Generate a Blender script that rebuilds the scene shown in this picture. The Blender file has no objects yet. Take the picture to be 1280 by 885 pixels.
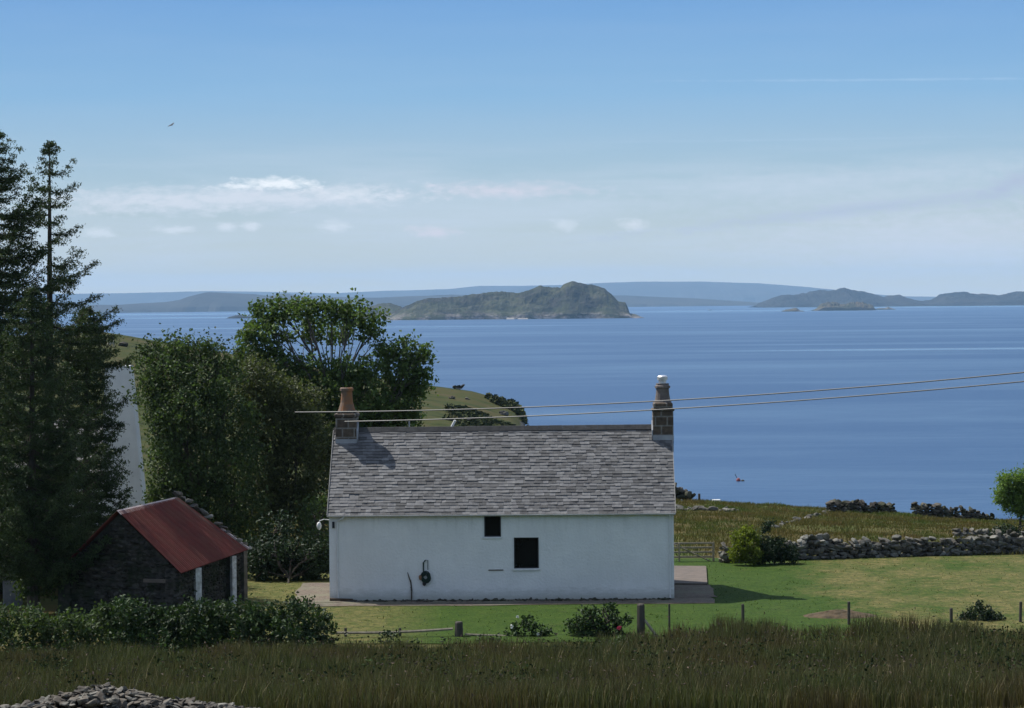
import bpy, math, random
import numpy as np
from mathutils import Matrix, Vector
R = math.radians
rng = np.random.default_rng(7)
random.seed(7)
sc = bpy.context.scene
COL = sc.collection

# ------------------------------------------------------------------ camera
F = 3300.0
CAMZ = 11.35
HOR = 377.0
PITCH = math.atan((442.5 - HOR) / F)
ROLL = R(0.5)
cd = bpy.data.cameras.new('camera')
cd.sensor_width = 36
cd.lens = F / 1280 * 36
cd.clip_start = 0.5
cd.clip_end = 90000
cam = bpy.data.objects.new('camera', cd)
COL.objects.link(cam)
ROT = Matrix.Rotation(math.pi / 2 - PITCH, 3, 'X') @ Matrix.Rotation(-ROLL, 3, 'Z')
cam.matrix_world = Matrix.Translation((0, 0, CAMZ)) @ ROT.to_4x4()
sc.camera = cam


def P(px, py, D):
    """world point seen at photo pixel (px, py) at distance D along the view"""
    d = ROT @ Vector(((px - 640) / F, (442.5 - py) / F, -1))
    k = D / d.y
    return Vector((d.x * k, D, CAMZ + d.z * k))


# ------------------------------------------------------------------ sun, sky, exposure
SA, SB = 0.60, 0.43            # shadow runs +x, -y per metre of height
SUN_EL = math.atan(1 / math.hypot(SA, SB))
sd = bpy.data.lights.new('sun', 'SUN')
sd.energy = 4.9
sd.angle = R(0.5)
sd.color = (1.0, 0.955, 0.88)
sun = bpy.data.objects.new('sun', sd)
COL.objects.link(sun)
sun.rotation_euler = Vector((-SA, SB, 1)).to_track_quat('Z', 'Y').to_euler()
sun.location = (-40, 60, 90)

sc.view_settings.view_transform = 'Standard'
sc.view_settings.look = 'None'
sc.view_settings.exposure = 0.28
sc.view_settings.gamma = 1
sc.view_settings.use_curve_mapping = False
try:
    sc.cycles.use_denoising = True
    sc.cycles.volume_bounces = 1
    sc.cycles.max_bounces = 7
    sc.cycles.diffuse_bounces = 3
    sc.cycles.transparent_max_bounces = 8
    sc.cycles.use_adaptive_sampling = True
except Exception:
    pass


class NT:
    """tiny expression helper on a node tree"""
    def __init__(s, nt):
        s.nt = nt
        s.nt.nodes.clear()

    def n(s, t, **kw):
        nd = s.nt.nodes.new(t)
        for k, v in kw.items():
            setattr(nd, k, v)
        return nd

    def l(s, a, b):
        if isinstance(a, (int, float)):
            b.default_value = a
        elif isinstance(a, (tuple, list)):
            b.default_value = a if len(a) != 3 or b.type != 'RGBA' else (*a, 1)
        else:
            s.nt.links.new(a, b)

    def m(s, op, a, b=0.0, c=None, clamp=False):
        nd = s.n('ShaderNodeMath', operation=op, use_clamp=clamp)
        s.l(a, nd.inputs[0])
        s.l(b, nd.inputs[1])
        if c is not None:
            s.l(c, nd.inputs[2])
        return nd.outputs[0]

    def mix(s, f, a, b, blend='MIX'):
        nd = s.n('ShaderNodeMix', data_type='RGBA', blend_type=blend)
        s.l(f, nd.inputs[0])
        s.l(a, nd.inputs[6])
        s.l(b, nd.inputs[7])
        return nd.outputs[2]

    def ramp(s, f, stops, interp='LINEAR'):
        nd = s.n('ShaderNodeValToRGB')
        cr = nd.color_ramp
        cr.interpolation = interp
        while len(cr.elements) < len(stops):
            cr.elements.new(0.5)
        for e, (p, c) in zip(cr.elements, stops):
            e.position = p
            e.color = (*c, 1) if not isinstance(c, (int, float)) else (c, c, c, 1)
        s.l(f, nd.inputs[0])
        return nd.outputs[0]

    def sep(s, v):
        nd = s.n('ShaderNodeSeparateXYZ')
        s.l(v, nd.inputs[0])
        return nd.outputs

    def comb(s, x, y, z):
        nd = s.n('ShaderNodeCombineXYZ')
        s.l(x, nd.inputs[0]); s.l(y, nd.inputs[1]); s.l(z, nd.inputs[2])
        return nd.outputs[0]

    def noise(s, vec, scale=1.0, detail=4.0, rough=0.55, dist=0.0):
        nd = s.n('ShaderNodeTexNoise')
        if vec is not None:
            s.l(vec, nd.inputs['Vector'])
        nd.inputs['Scale'].default_value = scale
        nd.inputs['Detail'].default_value = detail
        nd.inputs['Roughness'].default_value = rough
        nd.inputs['Distortion'].default_value = dist
        return nd.outputs[0]

    def scl(s, vec, v):
        nd = s.n('ShaderNodeVectorMath', operation='MULTIPLY')
        s.l(vec, nd.inputs[0])
        nd.inputs[1].default_value = v
        return nd.outputs[0]


# world: hand-set low sky, Nishita above toned for shade fill, thin clouds by direction
w = bpy.data.worlds.new("World")
sc.world = w
w.use_nodes = True
q = NT(w.node_tree)
sky = q.n('ShaderNodeTexSky')
sky.sky_type = 'NISHITA'
sky.sun_disc = False
sky.sun_elevation = SUN_EL
sky.sun_rotation = math.atan2(-SA, SB)
sky.altitude = 40
sky.air_density = 1.0
sky.dust_density = 0.6
sky.ozone_density = 2.2
g = q.n('ShaderNodeNewGeometry')
dx, dy, dz = q.sep(g.outputs['Incoming'])
tc = q.n('ShaderNodeTexCoord')
dx, dy, dz = q.sep(tc.outputs['Generated'])
el = q.m('ARCSINE', dz)
az = q.m('ARCTAN2', dx, dy)
eld = q.m('MULTIPLY', el, 180 / math.pi)       # degrees
azd = q.m('MULTIPLY', az, 180 / math.pi)
SKYK = 4.05                                     # multiplier on the hand-set low sky colours
low = q.ramp(q.m('DIVIDE', eld, 16.0, clamp=True), [
    (0.0, (1.06, 0.98, 0.70)), (0.06, (0.88, 0.91, 0.78)), (0.15, (0.62, 0.80, 0.87)),
    (0.28, (0.36, 0.655, 0.98)), (0.42, (0.225, 0.50, 0.95)), (0.60, (0.15, 0.38, 0.80)), (1.0, (0.12, 0.27, 0.55))])
lowk = q.mix(1.0, low, (SKYK, SKYK, SKYK), 'MULTIPLY')
blend = q.m('SUBTRACT', 1.0, q.m('DIVIDE', q.m('SUBTRACT', eld, 9.0), 12.0, clamp=True))
hs = q.n('ShaderNodeHueSaturation'); hs.inputs['Saturation'].default_value = 0.68; hs.inputs['Value'].default_value = 0.98
q.l(sky.outputs[0], hs.inputs['Color'])
base = q.mix(blend, hs.outputs[0], lowk)
# clouds
cv = q.comb(q.m('MULTIPLY', azd, 0.10), q.m('MULTIPLY', eld, 1.1), 3.7)
n1 = q.noise(cv, 1.6, 6, 0.6, 0.3)
band = q.m('MULTIPLY', q.m('DIVIDE', q.m('SUBTRACT', 3.6, eld), 1.0, clamp=True), 1.0)
veil = q.m('MULTIPLY', q.ramp(n1, [(0.40, 0.0), (0.72, 1.0)]), q.m('MULTIPLY_ADD', band, 0.50, 0.04))
c1 = q.mix(veil, base, (3.7, 4.1, 4.6))


def px2az(px):
    return math.degrees(math.atan((px - 640) / F))


def py2el(py, px=640):
    return math.degrees(math.atan((HOR + (640 - px) * 0.0087 - py) / F))


cn2 = q.noise(q.comb(q.m('MULTIPLY', azd, 1.6), q.m('MULTIPLY', eld, 4.5), 1.0), 1.7, 7, 0.66)


def blob(px, py, wpx, hpx, soft, slope=0.0, thr=0.0):
    """soft elliptical cloud in azimuth/elevation, edge broken by noise"""
    a0, e0 = px2az(px), py2el(py, px)
    wa, he = math.degrees(wpx / F), math.degrees(hpx / F)
    u = q.m('DIVIDE', q.m('SUBTRACT', azd, a0), wa)
    v = q.m('DIVIDE', q.m('SUBTRACT', q.m('SUBTRACT', eld, e0), q.m('MULTIPLY', q.m('SUBTRACT', azd, a0), slope)), he)
    r = q.m('SQRT', q.m('ADD', q.m('MULTIPLY', u, u), q.m('MULTIPLY', v, v)))
    r = q.m('ADD', r, q.m('MULTIPLY', q.m('SUBTRACT', cn2, 0.5), 2.6))
    return q.m('DIVIDE', q.m('SUBTRACT', 1.0 + thr, r), soft, clamp=True)


acc = c1
CK = 0.46
for (px, py, wp, hp, soft, slope, thr, amt, colr) in [
        (270, 250, 270, 17, 1.0, 0.02, 0.2, 0.75, (9.8, 10.0, 10.6)),
        (640, 238, 120, 12, 1.2, 0.0, 0.1, 0.62, (10.4, 9.4, 10.2)),
        (1120, 245, 360, 34, 1.4, 0.02, 0.2, 0.45, (8.0, 8.7, 9.7)),
        (300, 234, 44, 5, 0.9, 0.05, 0.1, 0.8, (11.5, 11.9, 12.2)),
        (352, 230, 54, 8.5, 0.9, -0.03, 0.1, 0.9, (12.2, 12.5, 12.6)),
        (440, 243, 60, 8, 1.0, -0.03, 0.1, 0.6, (10.5, 10.8, 11.2)),
        (125, 292, 22, 8, 0.9, 0, 0, 0.62, (10.2, 10.6, 11.0)),
        (215, 288, 34, 6, 0.9, 0, 0, 0.62, (10.4, 10.7, 11.1)),
        (285, 284, 16, 7, 0.8, 0, 0, 0.62, (10.6, 10.8, 11.2)),
        (318, 283, 16, 7, 0.8, 0, 0, 0.62, (10.6, 10.8, 11.2)),
        (420, 284, 26, 9, 1.0, 0, 0, 0.62, (10.2, 10.6, 11.0)),
        (543, 290, 40, 9, 0.9, -0.04, 0, 0.62, (10.4, 9.3, 9.8)),
        (705, 282, 24, 8, 0.9, 0, 0, 0.62, (10.4, 10.8, 11.2)),
        (792, 281, 28, 9, 0.9, 0, 0, 0.62, (10.8, 10.9, 11.2)),
        (300, 351, 160, 10, 1.1, 0, 0, 0.3, (8.0, 8.7, 9.5)),
        (700, 340, 220, 12, 1.1, 0, 0, 0.22, (7.6, 8.4, 9.4)),
        (1180, 305, 260, 44, 1.4, 0, 0.2, 0.62, (8.8, 9.0, 9.6)),
        (1080, 262, 330, 10, 1.2, 0.10, 0.05, 0.65, (5.6, 6.3, 8.0)),
        (1265, 232, 60, 17, 1.1, 0.45, 0.0, 0.8, (5.6, 6.3, 7.9)),
        (1110, 103, 240, 1.6, 1.2, -0.012, 0.3, 0.35, (6.0, 8.2, 10.6)),
        (1000, 176, 320, 1.6, 1.2, 0.0, 0.2, 0.2, (6.0, 8.0, 10.0))]:
    acc = q.mix(q.m('MULTIPLY', blob(px, py, wp, hp, soft, slope, thr), amt), acc, tuple(v * CK for v in colr))
bg = q.n('ShaderNodeBackground')
bg.inputs[1].default_value = 0.15
q.l(acc, bg.inputs[0])
wo = q.n('ShaderNodeOutputWorld')
q.l(bg.outputs[0], wo.inputs[0])

# ------------------------------------------------------------------ materials
MATS = {}


def mat(name, c1, c2=None, scale=4.0, rough=0.85, bump=0.0, bscale=None, bdist=0.02, island=0.0, spec=0.25,
        metal=0.0, trans=0.0, stretch=None, detail=5.0, lo=0.35, hi=0.65, c3=None, s3=0.7, extra=None):
    if name in MATS:
        return MATS[name]
    m = bpy.data.materials.new(name)
    m.use_nodes = True
    t = NT(m.node_tree)
    tcn = t.n('ShaderNodeTexCoord')
    vec = tcn.outputs['Object']
    if stretch:
        vec = t.scl(vec, stretch)
    c2 = c2 or tuple(x * 0.7 for x in c1)
    nz = t.noise(vec, scale, detail, 0.6)
    col = t.ramp(nz, [(lo, c1), (hi, c2)])
    if c3:
        nz3 = t.noise(vec, s3, 4, 0.6)
        col = t.mix(t.ramp(nz3, [(0.45, 0.0), (0.62, 1.0)]), col, c3)
    if island:
        gi = t.n('ShaderNodeNewGeometry')
        v = t.m('MULTIPLY_ADD', gi.outputs['Random Per Island'], 2 * island, 1 - island)
        hs = t.n('ShaderNodeHueSaturation')
        t.l(v, hs.inputs['Value'])
        t.l(col, hs.inputs['Color'])
        col = hs.outputs[0]
    if extra:
        col = extra(t, col, tcn)
    b = t.n('ShaderNodeBsdfPrincipled')
    t.l(col, b.inputs['Base Color'])
    b.inputs['Roughness'].default_value = rough
    b.inputs['Specular IOR Level'].default_value = spec
    b.inputs['Metallic'].default_value = metal
    out = b.outputs[0]
    if bump:
        bn = t.n('ShaderNodeBump')
        bn.inputs['Strength'].default_value = bump
        bn.inputs['Distance'].default_value = bdist
        t.l(t.noise(vec, bscale or scale * 3, 5, 0.6), bn.inputs['Height'])
        t.l(bn.outputs[0], b.inputs['Normal'])
    if trans:
        tr = t.n('ShaderNodeBsdfTranslucent')
        t.l(t.mix(1.0, col, (1.15, 1.3, 0.55), 'MULTIPLY'), tr.inputs[0])
        ms = t.n('ShaderNodeMixShader')
        ms.inputs[0].default_value = trans
        t.l(out, ms.inputs[1]); t.l(tr.outputs[0], ms.inputs[2])
        out = ms.outputs[0]
    o = t.n('ShaderNodeOutputMaterial')
    t.l(out, o.inputs[0])
    MATS[name] = m
    return m


# ------------------------------------------------------------------ mesh helpers
def tag(o, label=None, cat=None, group=None, kind=None):
    if label: o['label'] = label
    if cat: o['category'] = cat
    if group: o['group'] = group
    if kind: o['kind'] = kind
    return o


def empty(name, loc, rz=0.0):
    o = bpy.data.objects.new(name, None)
    COL.objects.link(o)
    o.location = loc
    o.rotation_euler = (0, 0, rz)
    o.empty_display_size = 0.3
    return o


def org(o):
    v = Vector((0, 0, 0))
    while o is not None:
        v += o.location
        o = o.parent
    return v


class MB:
    def __init__(s):
        s.V = []; s.F = []; s.n = 0

    def add(s, V, F):
        V = np.asarray(V, float).reshape(-1, 3)
        if not isinstance(F, list):
            F = [F]
        for f in F:
            f = np.asarray(f, int)
            s.F.append(f + s.n)
        s.V.append(V)
        s.n += len(V)
        return s

    BOXF = np.array([[0, 3, 2, 1], [4, 5, 6, 7], [0, 1, 5, 4], [1, 2, 6, 5], [2, 3, 7, 6], [3, 0, 4, 7]])

    def box(s, x0, x1, y0, y1, z0, z1):
        return s.add([[x0, y0, z0], [x1, y0, z0], [x1, y1, z0], [x0, y1, z0],
                      [x0, y0, z1], [x1, y0, z1], [x1, y1, z1], [x0, y1, z1]], MB.BOXF)

    def hexa(s, pts):
        return s.add([tuple(p) for p in pts], MB.BOXF)

    def bevbox(s, x0, x1, y0, y1, z0, z1, b=0.02):
        bm = None
        V = []; 
        for zz, i in ((z0, b), (z0 + b, 0), (z1 - b, 0), (z1, b)):
            xs0, xs1, ys0, ys1 = x0 + i, x1 - i, y0 + i, y1 - i
            c = b * 0.7
            V += [[xs0 + c, ys0, zz], [xs1 - c, ys0, zz], [xs1, ys0 + c, zz], [xs1, ys1 - c, zz],
                  [xs1 - c, ys1, zz], [xs0 + c, ys1, zz], [xs0, ys1 - c, zz], [xs0, ys0 + c, zz]]
        Fq = []
        for k in range(3):
            for j in range(8):
                Fq.append([k * 8 + j, k * 8 + (j + 1) % 8, k * 8 + 8 + (j + 1) % 8, k * 8 + 8 + j])
        return s.add(V, [np.array(Fq), np.array([[7, 6, 5, 4, 3, 2, 1, 0]]), np.array([[24, 25, 26, 27, 28, 29, 30, 31]])])

    def tube(s, pts, rad, sides=6, cap=True):
        pts = [Vector(p) for p in pts]
        if isinstance(rad, (int, float)):
            rad = [rad] * len(pts)
        V = []
        up0 = Vector((0.13, 0.21, 1)).normalized()
        for i, p in enumerate(pts):
            d = (pts[min(i + 1, len(pts) - 1)] - pts[max(i - 1, 0)])
            d.normalize()
            a = d.cross(up0)
            if a.length < 0.05:
                a = d.cross(Vector((1, 0.2, 0)))
            a.normalize()
            b = d.cross(a)
            for k in range(sides):
                t = 2 * math.pi * k / sides
                V.append(p + a * (math.cos(t) * rad[i]) + b * (math.sin(t) * rad[i]))
        Fq = []
        for i in range(len(pts) - 1):
            for k in range(sides):
                Fq.append([i * sides + k, (i + 1) * sides + k, (i + 1) * sides + (k + 1) % sides, i * sides + (k + 1) % sides])
        Fs = [np.array(Fq)]
        if cap:
            Fs.append(np.array([list(range(sides))]))
            Fs.append(np.array([[(len(pts) - 1) * sides + k for k in range(sides)][::-1]]))
        return s.add([tuple(v) for v in V], Fs)

    def lathe(s, cx, cy, prof, sides=14):
        V = []
        for r, z in prof:
            for k in range(sides):
                t = 2 * math.pi * k / sides
                V.append([cx + r * math.cos(t), cy + r * math.sin(t), z])
        n = len(prof)
        Fq = [[i * sides + k, i * sides + (k + 1) % sides, (i + 1) * sides + (k + 1) % sides, (i + 1) * sides + k]
              for i in range(n - 1) for k in range(sides)]
        return s.add(V, [np.array(Fq), np.array([list(range(sides))[::-1]]), np.array([[(n - 1) * sides + k for k in range(sides)]])])

    def build(s, name, m, parent=None, local=False, origin=None, smooth=False):
        V = np.concatenate(s.V) if s.V else np.zeros((0, 3))
        o = Vector((0, 0, 0))
        if origin is not None:
            o = Vector(origin)
        elif parent is not None and not local:
            o = org(parent)
        V = V - np.array(tuple(o))
        me = bpy.data.meshes.new(name)
        me.vertices.add(len(V))
        me.vertices.foreach_set('co', V.astype(np.float32).ravel())
        tot = sum(f.size for f in s.F); nf = sum(len(f) for f in s.F)
        me.loops.add(tot)
        me.polygons.add(nf)
        me.loops.foreach_set('vertex_index', np.concatenate([f.ravel() for f in s.F]).astype(np.int32))
        ls = np.concatenate([np.full(len(f), f.shape[1]) for f in s.F])
        st = np.concatenate([[0], np.cumsum(ls)[:-1]])
        me.polygons.foreach_set('loop_start', st.astype(np.int32))
        me.polygons.foreach_set('use_smooth', np.full(nf, bool(smooth)))
        me.update(calc_edges=True)
        me.validate()
        if isinstance(m, (list, tuple)):
            for x in m: me.materials.append(x)
        else:
            me.materials.append(m)
        ob = bpy.data.objects.new(name, me)
        COL.objects.link(ob)
        if parent is not None:
            ob.parent = parent
        elif origin is not None:
            ob.location = o
        return ob


# value noise on numpy arrays
_T = rng.random((256, 256))


def vnoise(x, y):
    xi = np.floor(x).astype(int); yi = np.floor(y).astype(int)
    fx = x - xi; fy = y - yi
    fx = fx * fx * (3 - 2 * fx); fy = fy * fy * (3 - 2 * fy)
    a = _T[xi & 255, yi & 255]; b = _T[(xi + 1) & 255, yi & 255]
    c = _T[xi & 255, (yi + 1) & 255]; d = _T[(xi + 1) & 255, (yi + 1) & 255]
    return (a * (1 - fx) + b * fx) * (1 - fy) + (c * (1 - fx) + d * fx) * fy


def fbm(x, y, oc=4):
    s = 0; a = 0.5; t = 0
    for k in range(oc):
        s = s + a * vnoise(x * 2 ** k + 17.3 * k, y * 2 ** k + 5.1 * k)
        t += a
        a *= 0.55
    return s / t - 0.5


# ------------------------------------------------------------------ ground
SEA_Z = CAMZ - 40.0
_cp = np.array([(-900, 425), (0, 421), (80, 417), (130, 414), (180, 423), (250, 435), (300, 444), (430, 465), (525, 480),
                (590, 489), (640, 503), (655, 514), (662, 535)])
_cx = (_cp[:, 0] - 640) / F * 450
_cz = CAMZ - 450 * (_cp[:, 1] - (HOR + (640 - _cp[:, 0]) * 0.0087)) / F


def gz(x, y):
    x = np.asarray(x, float); y = np.asarray(y, float)
    near = np.interp(y, [-40, 20, 40, 60, 75, 86, 92, 96, 119, 150, 180, 188, 200, 216, 240],
                     [14, 7.6, 5.0, 2.05, 0.55, -0.15, -0.06, 0, 0, -1.2, -2.5, -3.1, -14, -33, -40])
    k = np.clip((y - 119) / 50, 0, 1)
    near = near - k * np.clip(x - 12, -8, 30) * 0.066
    near = near + fbm(x / 6, y / 6) * 0.5 * (np.clip((y - 119) / 15, 0, 1) + np.clip((88 - y) / 10, 0, 1))
    crest = np.interp(x, _cx, _cz)
    far = np.select([y < 260, y < 350, y < 450, y < 480],
                    [crest - 9 + (y - 188) / 72 * 2, crest - 7 + (y - 260) / 90 * 3.4, crest - 3.6 + (y - 350) / 100 * 3.6,
                     crest - (y - 450) / 10], crest - 3 - (y - 480) * 0.7)
    far = far + fbm(x / 25 + 3, y / 25) * 3.0 * np.clip((y - 230) / 60, 0, 1) * np.clip((450 - y) / 60, 0.12, 1)
    lf = np.interp(y, [188, 200], [0, 1])
    nl = np.interp(y, [-40, 188, 200, 900], [0, 0, 0, 0])
    land = near * (1 - lf) + far * lf
    xc = np.interp(y, [0, 186, 198, 300, 430, 455, 520], [400, 400, 11, 4, 2.6, 1.0, -60])
    over = x - xc + fbm(x / 5, y / 5) * 3
    cliff = far - np.clip(over, 0, 40) * 2.2
    left = np.where(y > 188, np.minimum(land, cliff), near)
    # right-hand shore: the field breaks off at y ~ 188
    rgt = near
    z = np.where((y > 188) & (x > xc), np.minimum(left, rgt), left)
    # left side: land rises gently from the cottage yard to the hillside
    return np.maximum(z, -45)


def gzf(x, y):
    return float(gz(x, y))


xs = np.concatenate([np.arange(-300, -60, 5), np.arange(-60, 60, 1.0), np.arange(60, 161, 5)])
ys = np.concatenate([np.arange(-30, 40, 5), np.arange(40, 80, 1.5), np.arange(80, 222, 1.0), np.arange(222, 540, 3.5)])
X, Y = np.meshgrid(xs, ys)
Z = gz(X, Y)


def grid(Xa, Ya, Za):
    ny, nx = Xa.shape
    V = np.stack([Xa, Ya, Za], -1).reshape(-1, 3)
    i = np.arange(ny * nx).reshape(ny, nx)
    Fq = np.stack([i[:-1, :-1], i[:-1, 1:], i[1:, 1:], i[1:, :-1]], -1).reshape(-1, 4)
    return V, Fq


def moor_extra(t, col, tcn):
    x, y, z = t.sep(tcn.outputs['Object'])
    # the distant hillside is greener than the rough field
    f = t.m('DIVIDE', t.m('SUBTRACT', y, 205), 25, clamp=True)
    n = t.noise(tcn.outputs['Object'], 0.16, 8, 0.72)
    hill = t.ramp(n, [(0.36, (0.022, 0.030, 0.012)), (0.47, (0.045, 0.055, 0.018)), (0.56, (0.058, 0.056, 0.022)), (0.66, (0.072, 0.062, 0.03))])
    hc = t.mix(f, col, hill)
    gi = t.n('ShaderNodeNewGeometry')
    nx, ny_, nz_ = t.sep(gi.outputs['Normal'])
    rock = t.ramp(t.noise(tcn.outputs['Object'], 0.8, 5, 0.7), [(0.35, (0.07, 0.068, 0.06)), (0.65, (0.19, 0.18, 0.165))])
    steep = t.m('DIVIDE', t.m('SUBTRACT', 0.80, nz_), 0.16, clamp=True)
    return t.mix(steep, hc, rock)


M_moor = mat('moor_grass', (0.066, 0.062, 0.022), (0.10, 0.075, 0.032), scale=0.35, rough=0.95, bump=0.5, bscale=2.5,
             bdist=0.1, c3=(0.065, 0.085, 0.026), s3=0.12, spec=0.05, extra=moor_extra)
mb = MB(); mb.add(*grid(X, Y, Z))
tag(mb.build('ground', M_moor, smooth=True), kind='structure')

# sea
def sea_mat():
    m = bpy.data.materials.new('sea_water'); m.use_nodes = True
    t = NT(m.node_tree)
    tcn = t.n('ShaderNodeTexCoord')
    ob = tcn.outputs['Object']
    x, y, z = t.sep(ob)
    ly = t.m('LOGARITHM', t.m('MAXIMUM', t.m('ADD', y, 100), 50), math.e)
    v = t.comb(t.m('MULTIPLY', t.m('DIVIDE', x, t.m('MAXIMUM', y, 200)), 7.0), t.m('MULTIPLY', ly, 7.0), 0)
    st = t.noise(v, 1.3, 7, 0.62, 0.4)
    wide = t.noise(t.scl(ob, (0.0016, 0.0050, 0)), 1.0, 7, 0.68, 0.5)
    slick = t.m('ADD', t.m('MULTIPLY', t.ramp(st, [(0.55, 0.0), (0.75, 1.0)]), 0.16),
                t.m('MULTIPLY', t.ramp(wide, [(0.46, 0.0), (0.70, 1.0)]), 0.38))
    # long smooth lanes on the water, at their own places
    nb = t.noise(t.scl(ob, (0.004, 0.02, 0)), 1.0, 5, 0.7)
    for (yc, wd, x0, x1, amt) in [(2060, 60, 100, 900, 1.0), (2330, 45, 60, 420, 0.4), (3300, 150, -400, 2000, 0.35), (4350, 150, -700, 200, 0.7),
                                  (7900, 500, -1400, 100, 0.9), (9400, 1300, 200, 1500, 0.7), (12000, 1500, 1000, 3500, 0.9), (10800, 900, -2600, -300, 0.9)]:
        r = t.m('DIVIDE', t.m('ABSOLUTE', t.m('SUBTRACT', y, yc)), wd)
        a = t.m('SUBTRACT', 1.3, t.m('ADD', r, t.m('MULTIPLY', nb, 0.6)), clamp=True)
        e0 = t.m('DIVIDE', t.m('SUBTRACT', x, x0), 120 + yc * 0.03, clamp=True)
        e1 = t.m('DIVIDE', t.m('SUBTRACT', x1, x), 120 + yc * 0.03, clamp=True)
        slick = t.m('ADD', slick, t.m('MULTIPLY', t.m('MULTIPLY', a, amt), t.m('MULTIPLY', e0, e1)))
    slick = t.m('MINIMUM', slick, 1.0)
    b = t.n('ShaderNodeBsdfPrincipled')
    t.l(t.mix(slick, (0.013, 0.056, 0.138), (0.07, 0.135, 0.21)), b.inputs['Base Color'])  # slicks also get a paler base colour, sky sheen put into the water
    t.l(t.m('MULTIPLY_ADD', slick, -0.27, 0.42), b.inputs['Roughness'])
    b.inputs['IOR'].default_value = 1.33
    bn = t.n('ShaderNodeBump')
    bn.inputs['Strength'].default_value = 0.8
    bn.inputs['Distance'].default_value = 0.6
    hh = t.m('ADD', t.noise(t.scl(ob, (0.10, 0.30, 1)), 1.0, 6, 0.62), t.m('MULTIPLY', t.noise(t.scl(ob, (0.02, 0.04, 1)), 1, 3, 0.5), 0.6))
    t.l(hh, bn.inputs['Height'])
    t.l(bn.outputs[0], b.inputs['Normal'])
    o = t.n('ShaderNodeOutputMaterial'); t.l(b.outputs[0], o.inputs[0])
    return m


sx = np.linspace(-14000, 14000, 29); sy = np.concatenate([[-200, 0], np.geomspace(300, 33000, 30)])
Xa, Ya = np.meshgrid(sx, sy)
mb = MB(); mb.add(*grid(Xa, Ya, np.full_like(Xa, SEA_Z)))
tag(mb.build('sea', sea_mat()), kind='structure')


# ------------------------------------------------------------------ far land
def landform(name, pts, D, depth, m, rough=0.06, nx=160, ny=26, nscale=4.0, front_steep=0.5, seed=0.0, fold=1.0, jag=2.2):
    """a ridge or island whose skyline follows pts (photo pixels), D number or (D_left, D_right)"""
    pts = np.array(pts, float)
    px = np.linspace(pts[0, 0], pts[-1, 0], nx)
    py = np.interp(px, pts[:, 0], pts[:, 1])
    if D is not None and not isinstance(D, tuple) and D < 20000:
        py = py + fbm(px / 3.5 + seed, px * 0 + 3 * seed, 4) * jag
    if isinstance(D, tuple):
        Dx = np.interp(px, [pts[0, 0], pts[-1, 0]], D)
    else:
        Dx = np.full_like(px, D)
    Dc = Dx + depth * 0.5
    hor = HOR + (640 - px) * 0.0087
    zc = CAMZ - Dc * (py - hor) / F
    h = np.maximum(zc - SEA_Z, 0.0)
    s = np.linspace(0, 1, ny)
    Xs = np.zeros((ny, nx)); Ys = Xs.copy(); Zs = Xs.copy()
    wob = (fbm(px / 26 + seed, px * 0 + seed, 2)) * depth * 0.14
    for j, t in enumerate(s):
        yy = Dx + t * depth + wob * (1 - abs(2 * t - 1))* 0 + wob * (1 - t)
        yy = np.minimum(yy, Dx + max(t, 0.01) * depth + abs(wob))
        xx = (px - 640) / F * Dc
        if t <= 0.5:
            prof = (t / 0.5) ** front_steep
        else:
            prof = ((1 - t) / 0.5) ** 0.7
        hmax = h * prof
        nzv = fbm(xx / (depth / nscale) + seed, yy / (depth / nscale) + seed * 2, 5)
        rid = np.abs(fbm(xx / (depth / nscale) + seed, yy / (depth / nscale) + 9, 5)) * 1.5
        cut = (1 - abs(2 * t - 1) ** 1.0)
        zz = hmax * (1 - fold * rid * (1 - cut) * 0.9) + nzv * h * rough * 14 * min(1, 3 * (1 - cut) + .15) * min(1, 4 * t)
        Xs[j] = xx; Ys[j] = yy; Zs[j] = SEA_Z + np.where(j in (0, ny - 1), -3.0, zz)
    b = MB(); b.add(*grid(Xs, Ys, Zs))
    o = b.build(name, m, smooth=False)
    tag(o, kind='structure')
    return o


M_isle = mat('island_heath', (0.055, 0.062, 0.032), (0.12, 0.12, 0.07), scale=0.012, rough=0.95, bump=1.0, bscale=0.05,
             bdist=6, c3=(0.04, 0.045, 0.03), s3=0.006, spec=0.05)


def isle_extra(t, col, tcn):
    x, y, z = t.sep(tcn.outputs['Object'])
    n = t.noise(t.scl(tcn.outputs['Object'], (1, 1, 2)), 0.03, 6, 0.7)
    lowz = t.m('SUBTRACT', 1.0, t.m('DIVIDE', t.m('SUBTRACT', z, SEA_Z + 3), 14, clamp=True))
    rk = t.m('MULTIPLY', t.ramp(n, [(0.46, 0.0), (0.56, 1.0)]), t.m('MULTIPLY_ADD', lowz, 0.75, 0.10))
    return t.mix(rk, col, t.ramp(t.noise(tcn.outputs['Object'], 0.08, 4, 0.7), [(0.4, (0.10, 0.085, 0.085)), (0.65, (0.34, 0.30, 0.28))]))


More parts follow.
